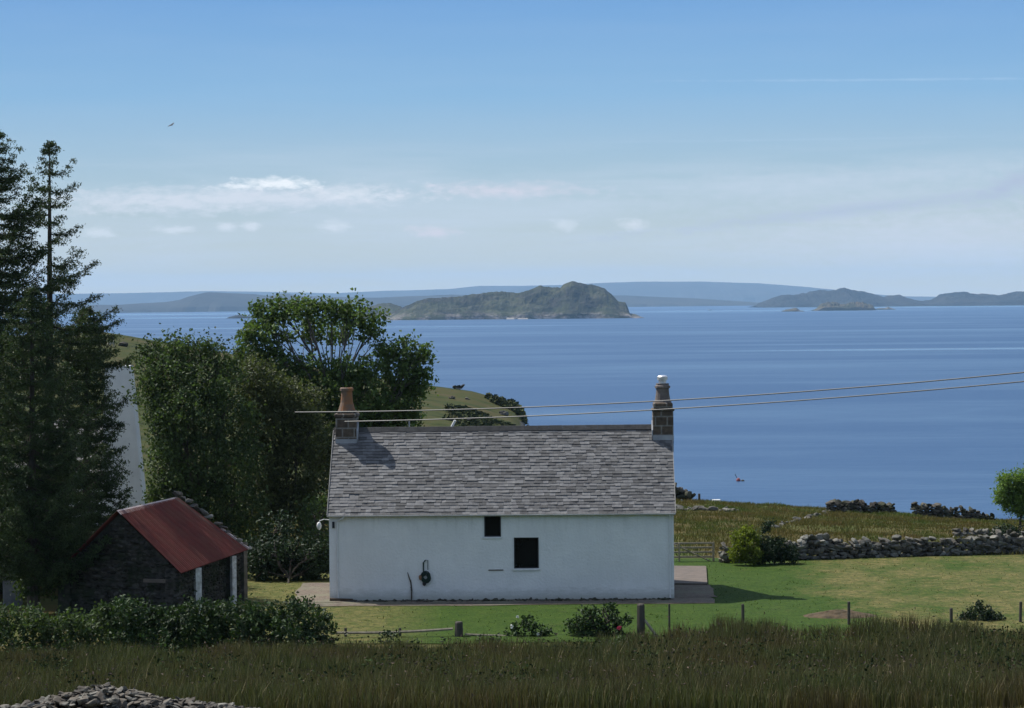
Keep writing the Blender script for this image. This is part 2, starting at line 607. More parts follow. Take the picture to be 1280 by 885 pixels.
M_isle2 = mat('island_heath_and_rock', (0.028, 0.036, 0.018), (0.062, 0.066, 0.032), scale=0.016, rough=0.95, bump=1.0,
              bscale=0.04, bdist=8, c3=(0.020, 0.022, 0.016), s3=0.010, spec=0.05, extra=isle_extra)
M_isle3 = mat('far_island_heather', (0.018, 0.020, 0.020), (0.042, 0.040, 0.034), scale=0.012, rough=0.95, bump=1.0, bscale=0.03, bdist=10, c3=(0.012, 0.014, 0.013), s3=0.006, spec=0.04)
M_far = mat('far_hill_moor', (0.030, 0.032, 0.030), (0.050, 0.048, 0.042), scale=0.002, rough=1.0, spec=0.02)
M_rockisle = mat('islet_rock', (0.105, 0.085, 0.055), (0.05, 0.055, 0.03), scale=0.02, rough=0.95, bump=0.8, bscale=0.06, bdist=4, spec=0.05)

landform('hills', [(-60, 369), (70, 367), (160, 366), (260, 363.5), (330, 364), (420, 366), (480, 363), (560, 361), (600, 357),
                   (650, 357), (700, 356), (760, 353), (800, 351.5), (880, 351.5), (950, 353.5), (1000, 357.5), (1040, 361.5),
                   (1080, 366), (1120, 370), (1180, 371), (1300, 373), (1400, 374)], 26000, 4500, M_far, rough=0.02, nx=220, nscale=3, seed=3, fold=0.5)
landform('hills', [(-60, 380), (60, 380), (147, 381), (174, 379), (209, 377.6), (232, 374), (246, 368.5), (262, 364.5), (286, 365.5),
                   (315, 366.5), (339, 369.5), (357, 366.5), (373, 369.6), (420, 371), (470, 372), (530, 369), (565, 367),
                   (610, 369), (680, 371), (780, 369), (820, 371), (870, 373), (920, 376), (960, 379), (1000, 382)],
         (12200, 17500), 1800, M_far, rough=0.03, nx=220, nscale=3, seed=8, fold=0.6)
landform('island', [(436, 394), (450, 386), (470, 380.5), (480, 378.5), (496, 381), (503, 384), (520, 389), (530, 393)],
         6700, 250, M_isle2, nx=60, seed=5)
landform('island', [(484, 397), (487, 393), (504.5, 384), (523, 376), (539, 372), (560, 371), (576, 370.5), (603, 366.6), (629, 364.4), (650.6, 364.7),
                    (666.5, 359.5), (677, 356), (690, 357.5), (701, 358), (706, 354), (712, 352), (717, 351.4), (728, 352.6), (735.6, 354.6), (748, 357),
                    (757, 361), (765, 368), (773, 375.9), (778, 376.2), (782, 377), (785, 384), (787, 391.8), (793, 393), (799, 394.5), (802, 396.5)],
         6000, 330, M_isle2, nx=340, ny=44, nscale=6, front_steep=0.62, seed=1.7, rough=0.05)
landform('island', [(283, 399), (286, 396.5), (291, 395), (302, 392.7), (312, 395.5), (326, 391.7), (336, 394.5), (352, 395), (366, 398.5)], 7300, 80, M_isle3, nx=70, seed=2.2)
landform('island', [(944, 383), (950, 379), (957, 376.4), (968, 372), (979, 369.6), (995, 368), (1008, 366), (1020, 362.8), (1039, 362), (1048, 360), (1056, 359),
                    (1067, 362), (1083, 365.5), (1097, 369), (1105, 371.5), (1115, 369), (1124, 367.7), (1135, 372.3), (1149, 375.6), (1157, 375.5), (1165, 373.7),
                    (1176, 367), (1192, 365.5), (1206, 364.7), (1220, 367.4), (1231, 366.3), (1252, 369), (1262, 365.5), (1269, 364),
                    (1290, 363.2), (1330, 362), (1380, 369), (1420, 378)], 12800, 900, M_isle3, nx=300, nscale=7, seed=4.4)
landform('island', [(978, 389), (983, 387), (990, 385.5), (996, 385), (999, 387), (1005, 389)], 8500, 60, M_rockisle, nx=36, seed=6.1)
landform('island', [(1016, 387.5), (1021, 386), (1026, 381), (1031, 378.5), (1037, 377.5), (1046, 378), (1050, 380), (1056, 379), (1064, 378), (1075, 377.5), (1082, 378), (1087, 379.5),
                    (1091, 381.5), (1093, 386.5)], 8900, 110, M_rockisle, nx=90, seed=7.3, nscale=6, front_steep=0.35)
landform('island', [(1096, 386), (1101, 384.5), (1106, 385), (1111, 383.5), (1115, 385), (1119, 386.5)], 9300, 60, M_isle2, nx=36, seed=8.9)

# pale shingle at the foot of the large island
M_shingle = mat('pale_shingle', (0.24, 0.22, 0.20), (0.17, 0.16, 0.15), scale=0.1)
for (pa, pb) in ((633, 643), (647, 660)):
    b = MB(); a0 = P(pa, 397, 5992); a1 = P(pb, 397, 5992)
    N = 12; xx = np.linspace(a0.x, a1.x, N); tt = np.linspace(0, 1, 4)
    Xg, Tg = np.meshgrid(xx, tt)
    Yg = 5975 + Tg * 30; Zg = SEA_Z - 1 + Tg * 4.5 + fbm(Xg / 4, Yg / 4) * 1
    b.add(*grid(Xg, Yg, Zg)); tag(b.build('beach', M_shingle), kind='structure')

# haze
H0 = MB().box(-14500, 14500, -400, 33500, -46, 380)
hz = bpy.data.materials.new('haze_air'); hz.use_nodes = True
t = NT(hz.node_tree)
pv = t.n('ShaderNodeVolumePrincipled')
pv.inputs['Color'].default_value = (0.45, 0.70, 0.96, 1)
pv.inputs['Density'].default_value = 3.1e-5
pv.inputs['Anisotropy'].default_value = 0.0
o = t.n('ShaderNodeOutputMaterial'); t.l(pv.outputs[0], o.inputs['Volume'])
tag(H0.build('haze', hz), kind='stuff')

# ------------------------------------------------------------------ lawn, gravel
def sheet(name, x0, x1, y0, y1, dz, m, step=0.6, edge=0.35, poly=None):
    nx = int((x1 - x0) / step) + 2; ny = int((y1 - y0) / step) + 2
    Xg, Yg = np.meshgrid(np.linspace(x0, x1, nx), np.linspace(y0, y1, ny))
    if edge:
        Xg[:, 0] += fbm(Yg[:, 0] / 1.2, Yg[:, 0] * 0) * edge * 2
        Xg[:, -1] += fbm(Yg[:, 0] / 1.2, Yg[:, 0] * 0 + 4) * edge * 2
        Yg[0] += fbm(Xg[0] / 1.2, Xg[0] * 0 + 2) * edge * 2
        Yg[-1] += fbm(Xg[0] / 1.2, Xg[0] * 0 + 9) * edge * 2
    Zg = gz(Xg, Yg) + dz
    b = MB(); b.add(*grid(Xg, Yg, Zg))
    return tag(b.build(name, m, smooth=True), kind='structure')


def lawn_extra(t, col, tcn):
    x, y, z = t.sep(tcn.outputs['Object'])
    n = t.noise(t.scl(tcn.outputs['Object'], (0.35, 0.22, 1)), 1.0, 9, 0.74)
    f = t.m('ADD', t.m('MULTIPLY_ADD', n, 0.9, -0.04), t.m('MULTIPLY', t.m('DIVIDE', t.m('SUBTRACT', x, 9.5), 4, clamp=True), 0.24))
    dry = t.ramp(f, [(0.53, 0.0), (0.70, 0.9)])
    dry = t.m('MAXIMUM', dry, t.m('MULTIPLY', t.m('DIVIDE', t.m('SUBTRACT', -2.6, x), 2.5, clamp=True), 0.7))
    n2 = t.noise(tcn.outputs['Object'], 2.2, 5, 0.7)
    straw = t.ramp(n2, [(0.38, (0.062, 0.072, 0.020)), (0.6, (0.150, 0.125, 0.050))])
    c = t.mix(dry, col, straw)
    n3 = t.noise(t.scl(tcn.outputs['Object'], (1.1, 0.7, 1)), 0.9, 6, 0.75)
    c = t.mix(t.m('MULTIPLY', t.ramp(n3, [(0.58, 0.0), (0.68, 1.0)]), 0.75), c, (0.04, 0.048, 0.016))
    n4 = t.noise(t.scl(tcn.outputs['Object'], (5.0, 2.0, 1)), 1.6, 6, 0.8)
    return t.mix(0.8, c, t.ramp(n4, [(0.32, (0.45, 0.50, 0.50)), (0.5, (1., 1., 1.)), (0.68, (1.6, 1.5, 1.35))]), 'MULTIPLY')


M_lawn = mat('mown_lawn', (0.027, 0.056, 0.0075), (0.040, 0.070, 0.011), scale=1.2, rough=0.9, bump=0.8, bscale=14, bdist=0.04,
             spec=0.08, extra=lawn_extra)
sheet('lawn', -14, 27, 88.3, 115.5, 0.03, M_lawn)
M_gravel = mat('gravel', (0.17, 0.135, 0.105), (0.09, 0.075, 0.06), scale=6, rough=0.95, bump=0.8, bscale=40, bdist=0.03, c3=(0.15, 0.14, 0.10), s3=0.8)
sheet('gravel_path', -8.1, 7.4, 98.2, 100.6, 0.05, M_gravel, step=0.4, edge=0.25)
sheet('gravel_path', 5.9, 7.7, 100.2, 105.4, 0.06, M_gravel, step=0.4, edge=0.2)
sheet('gravel_path', -8.5, -6.7, 99.4, 106.5, 0.06, M_gravel, step=0.4, edge=0.25)
M_conc = mat('concrete', (0.15, 0.12, 0.10), (0.10, 0.085, 0.072), scale=2.5, rough=0.9, bump=0.3)
b = MB(); b.hexa([(6.2, 104.6, -.1), (7.66, 104.4, -.1), (8.12, 111.3, -.1), (6.2, 111.6, -.1), (6.2, 104.6, .12), (7.66, 104.4, .12), (8.12, 111.3, .12), (6.2, 111.6, .12)])
tag(b.build('pavement', M_conc), kind='structure')

# ------------------------------------------------------------------ stones
def _ico():
    import bmesh
    bm = bmesh.new(); bmesh.ops.create_icosphere(bm, subdivisions=2, radius=1)
    V = np.array([v.co[:] for v in bm.verts]); Fa = np.array([[v.index for v in f.verts] for f in bm.faces]); bm.free()
    return V, Fa


ICV, ICF = _ico()


def _stone_proto(k):
    r = np.random.default_rng(k)
    V = np.sign(ICV) * np.abs(ICV) ** 0.62
    for _ in range(8):                       # cut a few flat faces
        n = r.normal(size=3); n /= np.linalg.norm(n)
        d = V @ n; lim = r.uniform(0.42, 0.80)
        V = V - np.outer(np.maximum(d - lim, 0), n)
    return V


PROT = [_stone_proto(k) for k in range(12)]


def stone(mb, c, s, tilt=0.25, rz=None):
    """c centre, s half sizes"""
    V = PROT[rng.integers(12)] * np.array(s)
    a, b_, c_ = rng.normal(0, tilt), rng.normal(0, tilt), (rng.uniform(0, 6.3) if rz is None else rz + rng.normal(0, 0.15))
    M = np.array((Matrix.Rotation(c_, 3, 'Z') @ Matrix.Rotation(b_, 3, 'Y') @ Matrix.Rotation(a, 3, 'X')))
    mb.add(V @ M.T + np.array(tuple(c)), ICF)


M_stone = mat('wall_stone', (0.135, 0.125, 0.105), (0.06, 0.055, 0.048), scale=5, rough=0.9, bump=0.6, bscale=14, island=0.45,
              c3=(0.17, 0.17, 0.15), s3=2.5, bdist=0.03, spec=0.15)
M_darkstone = mat('dark_stone', (0.10, 0.09, 0.075), (0.045, 0.042, 0.036), scale=5, rough=0.9, bump=0.6, bscale=14, island=0.45, c3=(0.045, 0.05, 0.03), s3=1.5, spec=0.12)


def stone_wall(label, A, B, h0, h1, m, th=0.55, size=0.21, gaps=0.12, ground=True, group=None, name='stone_wall', bump_=0.25):
    """dry stone wall from A to B (x, y); heights h0..h1; irregular top"""
    b = MB()
    A = Vector(A); B = Vector(B); L = (B - A).length; d = (B - A) / L; n = Vector((-d.y, d.x)); rz = math.atan2(d.y, d.x)
    s = 0
    while s < L:
        hh = h0 + (h1 - h0) * s / L
        hh *= 1 + float(fbm(np.array(s / 1.3 + A.x), np.array(A.y))) * bump_ * 3
        z = size * 0.5
        wst = 0
        while z < hh:
            w = rng.uniform(0.7, 1.5) * size; hs = rng.uniform(0.45, 0.9) * size
            for side in (-1, 1):
                p = A + d * (s + rng.uniform(-.1, .1)) + n * side * (th * 0.32 * (1 - 0.35 * z / max(hh, .1)) + rng.uniform(-.05, .05))
                stone(b, (p.x, p.y, gzf(p.x, p.y) + z), (w * rng.uniform(.7, 1.1), w * 0.75, hs), 0.16, rz)
            z += hs * 1.35
        # coping stone
        p = A + d * (s + rng.uniform(-.1, .1))
        if rng.random() > gaps:
            stone(b, (p.x, p.y, gzf(p.x, p.y) + z), (size * rng.uniform(.6, 1.2), th * 0.5, size * rng.uniform(.5, 1.0)), 0.3, rz)
        s += size * 1.25
    m0 = (A + B) / 2
    o = b.build(name, m, origin=(m0.x, m0.y, gzf(m0.x, m0.y)))
    return tag(o, label, 'stone wall', group)


def XY(px, D):
    v = P(px, 600, D)
    return (v.x, v.y)


stone_wall('long dry stone wall of tumbled grey boulders along the far edge of the lawn', XY(985, 114.5), XY(1340, 117.5), 0.68, 0.66, M_stone, size=0.19, bump_=0.4)
stone_wall('short stub of dry stone wall between the wooden gate and the yellow-green shrub', XY(903, 113.5), XY(935, 113.8), 0.75, 0.6, M_stone, size=0.18)
stone_wall('ruined dark stone wall on the sea skyline, the longest one, with a tapering left end', XY(1036, 177), XY(1117, 178.5), 0.55, 0.6, M_darkstone, size=0.2, th=0.8)
stone_wall('ruined dark stone wall on the skyline, middle one, left of a narrow gap', XY(1143, 178.5), XY(1197, 179), 0.7, 0.6, M_darkstone, size=0.2, th=0.8)
stone_wall('ruined dark stone wall on the skyline nearest the small green tree at the right edge', XY(1203, 179), XY(1242, 179), 0.7, 0.35, M_darkstone, size=0.2, th=0.8)
def stone_row(label, A, B, n, s0, dens=0.7):
    b = MB(); A = Vector(A); B = Vector(B)
    for k in range(n):
        if rng.random() > dens: continue
        p = A.lerp(B, (k + rng.uniform(-.4, .4)) / n); sz = s0 * rng.uniform(.4, 1.1)
        stone(b, (p.x, p.y + rng.normal(0, .25), gzf(p.x, p.y) + sz * .35), (sz * 1.4, sz, sz * .7), .3)
    m0 = (A + B) / 2
    tag(b.build('stone_row', M_stone, origin=(m0.x, m0.y, gzf(m0.x, m0.y))), label, 'stone row')


stone_row('low line of pale stones crossing the brown field just right of the cottage', XY(838, 163), XY(925, 165), 34, .24, .8)
stone_row('broken row of pale boulders climbing the field towards the skyline ruins', XY(968, 141), XY(1034, 172), 38, .22, .6)
stone_wall('low half-buried stone wall line behind the long boulder wall at far right', XY(1195, 131), XY(1300, 132), 0.30, 0.25, M_stone, size=0.17, th=0.4)

# rocky outcrop on the skyline beside the cottage gable
b = MB()
c0 = P(838, 620, 186)
for k in range(60):
    u = rng.uniform(-1.6, 1.5); hh = max(0.0, 1.35 - 0.75 * max(0, u + 0.1)) * rng.uniform(0.1, 1)
    stone(b, (c0.x + u, 186 + rng.uniform(-.6, .6), gzf(c0.x, 186) + 0.1 + hh * 0.85), (rng.uniform(.25, .5), .35, rng.uniform(.2, .4)), 0.4)
tag(b.build('rock_outcrop', M_darkstone, origin=(c0.x, 186, gzf(c0.x, 186))), 'dark rocky outcrop on the skyline touching the cottage gable', 'rock outcrop')

# foreground ruined wall heap
b = MB()
for k in range(1700):
    u = rng.uniform(-1.15, 1.25)
    top = np.interp(u, [-1.2, -0.75, -0.12, 0.0, 0.35, 0.8, 1.3], [0.0, 0.30, 0.95, 0.9, 0.55, 0.35, 0.05])
    cpt = P(140, 850, 50)
    x = cpt.x + u * 2.2
    v = rng.uniform(-0.9, 0.9)
    zt = top * (1 - 0.45 * v * v)
    g0 = gzf(x, 50 + v)
    ztop = P(140 + u * 145, 850 + (1 - min(1, top)) * 38, 50).z
    z = ztop - 0.45 * v * v - abs(rng.normal(0, 0.10))
    s_ = rng.uniform(0.035, 0.115)
    stone(b, (x, 50 + v, z - .06), (s_ * rng.uniform(1, 1.8), s_, s_ * rng.uniform(.25, .5)), 0.3)
    if k % 3 == 0:
        stone(b, (x, 50 + v * 1.1, z - rng.uniform(0.1, 0.5)), (.22, .18, .12), 0.2)
cpt = P(140, 850, 50)
M_slab = mat('slab_stone', (0.125, 0.108, 0.088), (0.055, 0.048, 0.04), scale=7, rough=0.9, bump=0.5, bscale=20, island=0.4, c3=(0.16, 0.155, 0.135), s3=4, spec=0.15)
tag(b.build('stone_heap', M_slab, origin=(cpt.x, 50, gzf(cpt.x, 50))), 'heap of flat broken stones at the lower left corner, nearest thing to the viewer', 'stone heap')

# boulders on the hillside
for (px, py, D, s_, lab) in [(153, 431, 420, 0.95, 'dark boulder on the green hillside beside the white sheep'),
                             (563, 497, 400, 0.55, 'pale boulder low on the headland, left of the centre'),
                             (584, 498, 405, 0.42, 'small pale boulder on the headland beneath its crest'),
                             (630, 518, 400, 0.8, 'grey weathered boulder near the tip of the headland'),
                             (573, 484.5, 440, 0.9, 'long pale rock slab just under the headland crest')]:
    p = P(px, py, D)
    for Dt in np.arange(300, 452, 2.0):
        pt = P(px, py + 2, Dt)
        if pt.z <= gzf(pt.x, Dt):
            p = pt; break
    b = MB()
    for k in range(4):
        stone(b, (p.x + rng.normal(0, s_ * .4), p.y, p.z + s_ * .2 + rng.uniform(0, s_ * .35)), (s_ * rng.uniform(.5, 1), s_ * .7, s_ * rng.uniform(.3, .6) * (0.45 if 'slab' in lab else 1)), 0.3)
    tag(b.build('boulder', M_darkstone if 'dark' in lab else M_slab, origin=tuple(p)), lab, 'boulder')

# ------------------------------------------------------------------ foliage generators
def leaf_quads(C, size, aspect=0.6, up=0.3, jit=0.35):
    """diamond leaves at points C"""
    n = len(C)
    d = rng.normal(size=(n, 3)); d[:, 2] += up * 0; d /= np.linalg.norm(d, axis=1)[:, None]
    nn = rng.normal(size=(n, 3)) + np.array([0, 0, up * 2]); nn -= (nn * d).sum(1)[:, None] * d
    nn /= np.linalg.norm(nn, axis=1)[:, None] + 1e-9
    s_ = np.cross(d, nn)
    L = (size * rng.uniform(1 - jit, 1 + jit, n))[:, None]
    W = L * aspect
    fold = nn * L * 0.12
    V = np.stack([C - d * L * 0.5, C + s_ * W * 0.5 + fold - d * L * .08, C + d * L * 0.5, C - s_ * W * 0.5 + fold - d * L * .08], 1).reshape(-1, 3)
    Fq = np.arange(4 * n).reshape(n, 4)
    return V, Fq


def clumps(centres, radii, n_sub, n_leaf, spread, flat=0.8, shell=0.55):
    """leaf positions: for every blob n_sub sub-clumps of n_leaf leaves"""
    out = []
    for c, r in zip(centres, radii):
        r = np.atleast_1d(r) * np.ones(3)
        k = max(1, int(n_sub * (r.mean() ** 2)))
        d = rng.normal(size=(k, 3)); d /= np.linalg.norm(d, axis=1)[:, None]
        rr = rng.uniform(shell, 1.0, k)[:, None] ** 0.7
        sc_ = np.array(tuple(c)) + d * rr * r * np.array([1, 1, flat])
        pts = np.repeat(sc_, n_leaf, 0) + rng.normal(size=(k * n_leaf, 3)) * spread * rng.uniform(0.5, 1.3, (k * n_leaf, 1))
        out.append(pts)
    return np.concatenate(out)


def limb(mb, a, b, r0, r1, wob=0.08, n=6):
    a = Vector(a); b = Vector(b); L = (b - a).length
    pts = []; rad = []
    o1 = Vector(rng.normal(0, wob * L, 3)); o2 = Vector(rng.normal(0, wob * L, 3))
    for i in range(n):
        t = i / (n - 1)
        p = a.lerp(b, t) + o1 * math.sin(t * math.pi) + o2 * math.sin(t * 2 * math.pi) * 0.4
        p.z += math.sin(t * math.pi) * L * 0.05
        pts.append(p); rad.append(r0 + (r1 - r0) * t)
    mb.tube(pts, rad, 6)
    return pts


M_bark = mat('bark', (0.09, 0.075, 0.06), (0.04, 0.035, 0.03), scale=8, rough=0.95, bump=0.7, bscale=20, stretch=(1, 1, 0.25))
M_bark2 = mat('grey_bark', (0.12, 0.11, 0.095), (0.06, 0.055, 0.05), scale=8, rough=0.95, bump=0.7, bscale=20, stretch=(1, 1, 0.25))


def leafmat(name, c, var=0.35, trans=0.22, c2=None, **kw):
    return mat(name, c, c2 or tuple(x * 0.6 for x in c), scale=0.9, rough=0.6, island=var, trans=trans, spec=0.2, **kw)


def tree(name, label, cat, base, blobs, m, bark, leaf, n_sub, n_leaf, spread, tr=0.2, fork=0.35, group=None, shell=0.45, aspect=0.65, limbs=True, dj=1.0):
    """blobs: (px, py, D, r metres[, flat])"""
    base = Vector(base)
    root = empty(name, base)
    tag(root, label, cat, group)
    cs = [P(b_[0], b_[1], b_[2]) for b_ in blobs]; rs = [b_[3] for b_ in blobs]
    tb = MB()
    top = sum((c.z for c in cs)) / len(cs)
    cx = sum(c.x for c in cs) / len(cs); cy = sum(c.y for c in cs) / len(cs)
    fk = Vector((base.x * 0.6 + cx * 0.4, base.y * .6 + cy * .4, base.z + (top - base.z) * fork))
    limb(tb, base - Vector((0, 0, 0.3)), fk, tr, tr * 0.72, 0.02, 6)
    if limbs:
        for c, r in zip(cs, rs):
            if r < .36: continue
            e = c
            pts = limb(tb, fk, e, tr * 0.38, 0.02, 0.06, 7)
            for k in range(7):
                s0 = pts[rng.integers(3, 7)]
                dv = Vector(rng.normal(size=3)); dv.normalize()
                limb(tb, s0, c + dv * (float(np.mean(r)) * 0.85), 0.035, 0.008, 0.05, 4)
    tb.build('trunk', bark, root)
    L = clumps(cs, rs, n_sub, n_leaf, spread, shell=shell)
    V, Fq = leaf_quads(L, leaf, aspect)
    MB().add(V, Fq).build('crown', m, root)
    return root


M_syc = leafmat('sycamore_leaf', (0.105, 0.150, 0.050), c2=(0.062, 0.10, 0.032), var=0.5, trans=0.34)
M_dark = leafmat('dark_leaf', (0.078, 0.115, 0.040), c2=(0.045, 0.068, 0.028), var=0.5, trans=0.27)
M_olive = leafmat('olive_leaf', (0.095, 0.110, 0.045), c2=(0.060, 0.070, 0.032), var=0.5, trans=0.27)
M_conif = leafmat('conifer_needles', (0.058, 0.086, 0.034), c2=(0.030, 0.046, 0.021), var=0.5, trans=0.2)
M_hedge = leafmat('rose_leaf', (0.044, 0.076, 0.024), c2=(0.024, 0.042, 0.016), var=0.55, trans=0.18)
M_bright = leafmat('bright_leaf', (0.15, 0.23, 0.055), c2=(0.10, 0.155, 0.04), var=0.35, trans=0.4)
M_yellow = leafmat('yellow_green_leaf', (0.17, 0.20, 0.02), c2=(0.08, 0.11, 0.02), var=0.4, trans=0.35)
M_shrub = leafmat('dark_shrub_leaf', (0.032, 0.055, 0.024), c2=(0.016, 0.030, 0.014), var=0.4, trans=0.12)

# sycamore behind the left chimney
SYC_RAW = [(318, 384, 128, .33), (344, 374, 128, .3), (374, 375, 128, .3), (402, 377, 128, .3), (456, 380, 128, .3), (481, 391, 128, .33), (543, 441, 128, .3), (541, 466, 128, .33), (305, 432, 128, .35), (515, 408, 128, .3), (335, 395, 128, 1.0), (360, 386, 129, 1.0), (388, 388, 128, .95), (420, 388, 128, 1.0), (448, 393, 128, .95), (470, 408, 128, .95), (495, 412, 128, .8),
       (322, 420, 127, .9), (350, 420, 127, 1.0), (395, 410, 130, .9), (432, 415, 131, .9), (515, 432, 128, .85), (533, 442, 128, .6), (490, 440, 128, .95), (316, 445, 128, .9),
       (345, 452, 127, 1.2), (385, 460, 127, 1.3), (425, 462, 128, 1.3), (462, 462, 127, 1.2), (500, 470, 128, 1.15), (526, 462, 128, .75), (522, 482, 128, .7),
       (360, 492, 127, 1.4), (405, 498, 127, 1.5), (455, 500, 127, 1.5), (492, 500, 128, 1.2), (508, 515, 128, .9), (370, 530, 127, 1.4), (430, 530, 127, 1.6), (480, 530, 128, 1.3), (400, 560, 127, 1.5), (450, 565, 127, 1.5)]
syc = [(a_ - 6 if b_ < 470 else a_, b_ + 3, c_, d_ * (.88 if b_ < 470 else 1)) for a_, b_, c_, d_ in SYC_RAW if (a_, b_) not in ((515, 408), (495, 412))]
tree('sycamore_tree', 'large round leafy sycamore rising behind the left chimney of the cottage', 'tree', (-8.3, 128, gzf(-8.3, 128)), syc, M_syc, M_bark2,
     0.20, 33, 26, 0.20, tr=0.32, fork=0.30, shell=0.25)

# two dense trees between the conifers and the cottage
tA = [(190, 500, 118, .5), (193, 530, 118, .5), (197, 560, 118, .5), (200, 590, 118, .5), (204, 615, 118, .5), (168, 492, 117, .3), (178, 436, 119, .25), (196, 431, 119, .3), (216, 428, 119, .3), (236, 427, 119, .25), (258, 430, 119, .3), (276, 436, 119, .25), (190, 452, 119, .9), (212, 443, 119, .9), (240, 445, 119, .9), (263, 446, 119, .8), (190, 480, 118, .8), (215, 478, 118, 1.4), (255, 478, 118, 1.3), (285, 470, 119, .9),
      (206, 520, 118, 1.1), (235, 522, 117, 1.7), (280, 520, 118, 1.5), (213, 570, 118, 1.1), (240, 575, 117, 1.8), (285, 575, 118, 1.6), (216, 625, 118, 1.2), (250, 630, 118, 1.8),
      (292, 630, 118, 1.5), (230, 680, 118, 1.5), (280, 680, 118, 1.5)]
tree('broadleaf_tree', 'dense dark green tree between the white building and the red-roofed shed', 'tree', (-13.8, 118, 0), tA, M_dark, M_bark, 0.155, 34, 32, 0.25, tr=0.22, fork=0.2, group='dark trees behind the shed')
tB = [(300, 462, 122, .9), (325, 472, 121, 1.0), (345, 490, 121, 1.2), (372, 505, 121, 1.2), (310, 510, 121, 1.4), (345, 535, 121, 1.6), (385, 545, 121, 1.4), (402, 575, 122, 1.0),
      (320, 575, 121, 1.6), (365, 590, 121, 1.7), (395, 615, 122, 1.2), (325, 625, 121, 1.5), (365, 640, 121, 1.5), (398, 655, 122, 1.0), (318, 665, 121, 1.0)]
tree('broadleaf_tree', 'olive tinged bushy tree close to the left gable of the cottage', 'tree', (-10.6, 122, 0), tB, M_olive, M_bark, 0.155, 34, 32, 0.25, tr=0.2, fork=0.2, group='dark trees behind the shed')
# understorey at the gable
tree('shrub', 'dark shrub in the shade beside the left gable wall of the cottage', 'shrub', tuple(P(400, 712, 116)), [(395, 690, 116, .8), (402, 668, 116, .9), (400, 640, 117, .9), (384, 712, 116, .5)], M_dark, M_bark, 0.16, 50, 18, .16, tr=0.05, fork=0.3)
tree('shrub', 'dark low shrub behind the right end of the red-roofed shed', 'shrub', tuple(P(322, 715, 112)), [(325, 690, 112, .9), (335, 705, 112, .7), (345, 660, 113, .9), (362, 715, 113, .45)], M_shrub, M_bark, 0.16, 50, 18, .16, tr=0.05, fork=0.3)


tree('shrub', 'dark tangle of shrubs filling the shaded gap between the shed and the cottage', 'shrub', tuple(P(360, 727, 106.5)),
     [(x_, y_, 108, .6) for x_, y_ in ((322, 700), (322, 716), (340, 706), (345, 690), (366, 706), (368, 690), (390, 700), (392, 714), (404, 704), (378, 716), (340, 720), (400, 686))], M_shrub, M_bark, 0.15, 90, 18, .14, tr=0.05, fork=0.2)  # darker leaf colour stands in for the shade of the trees


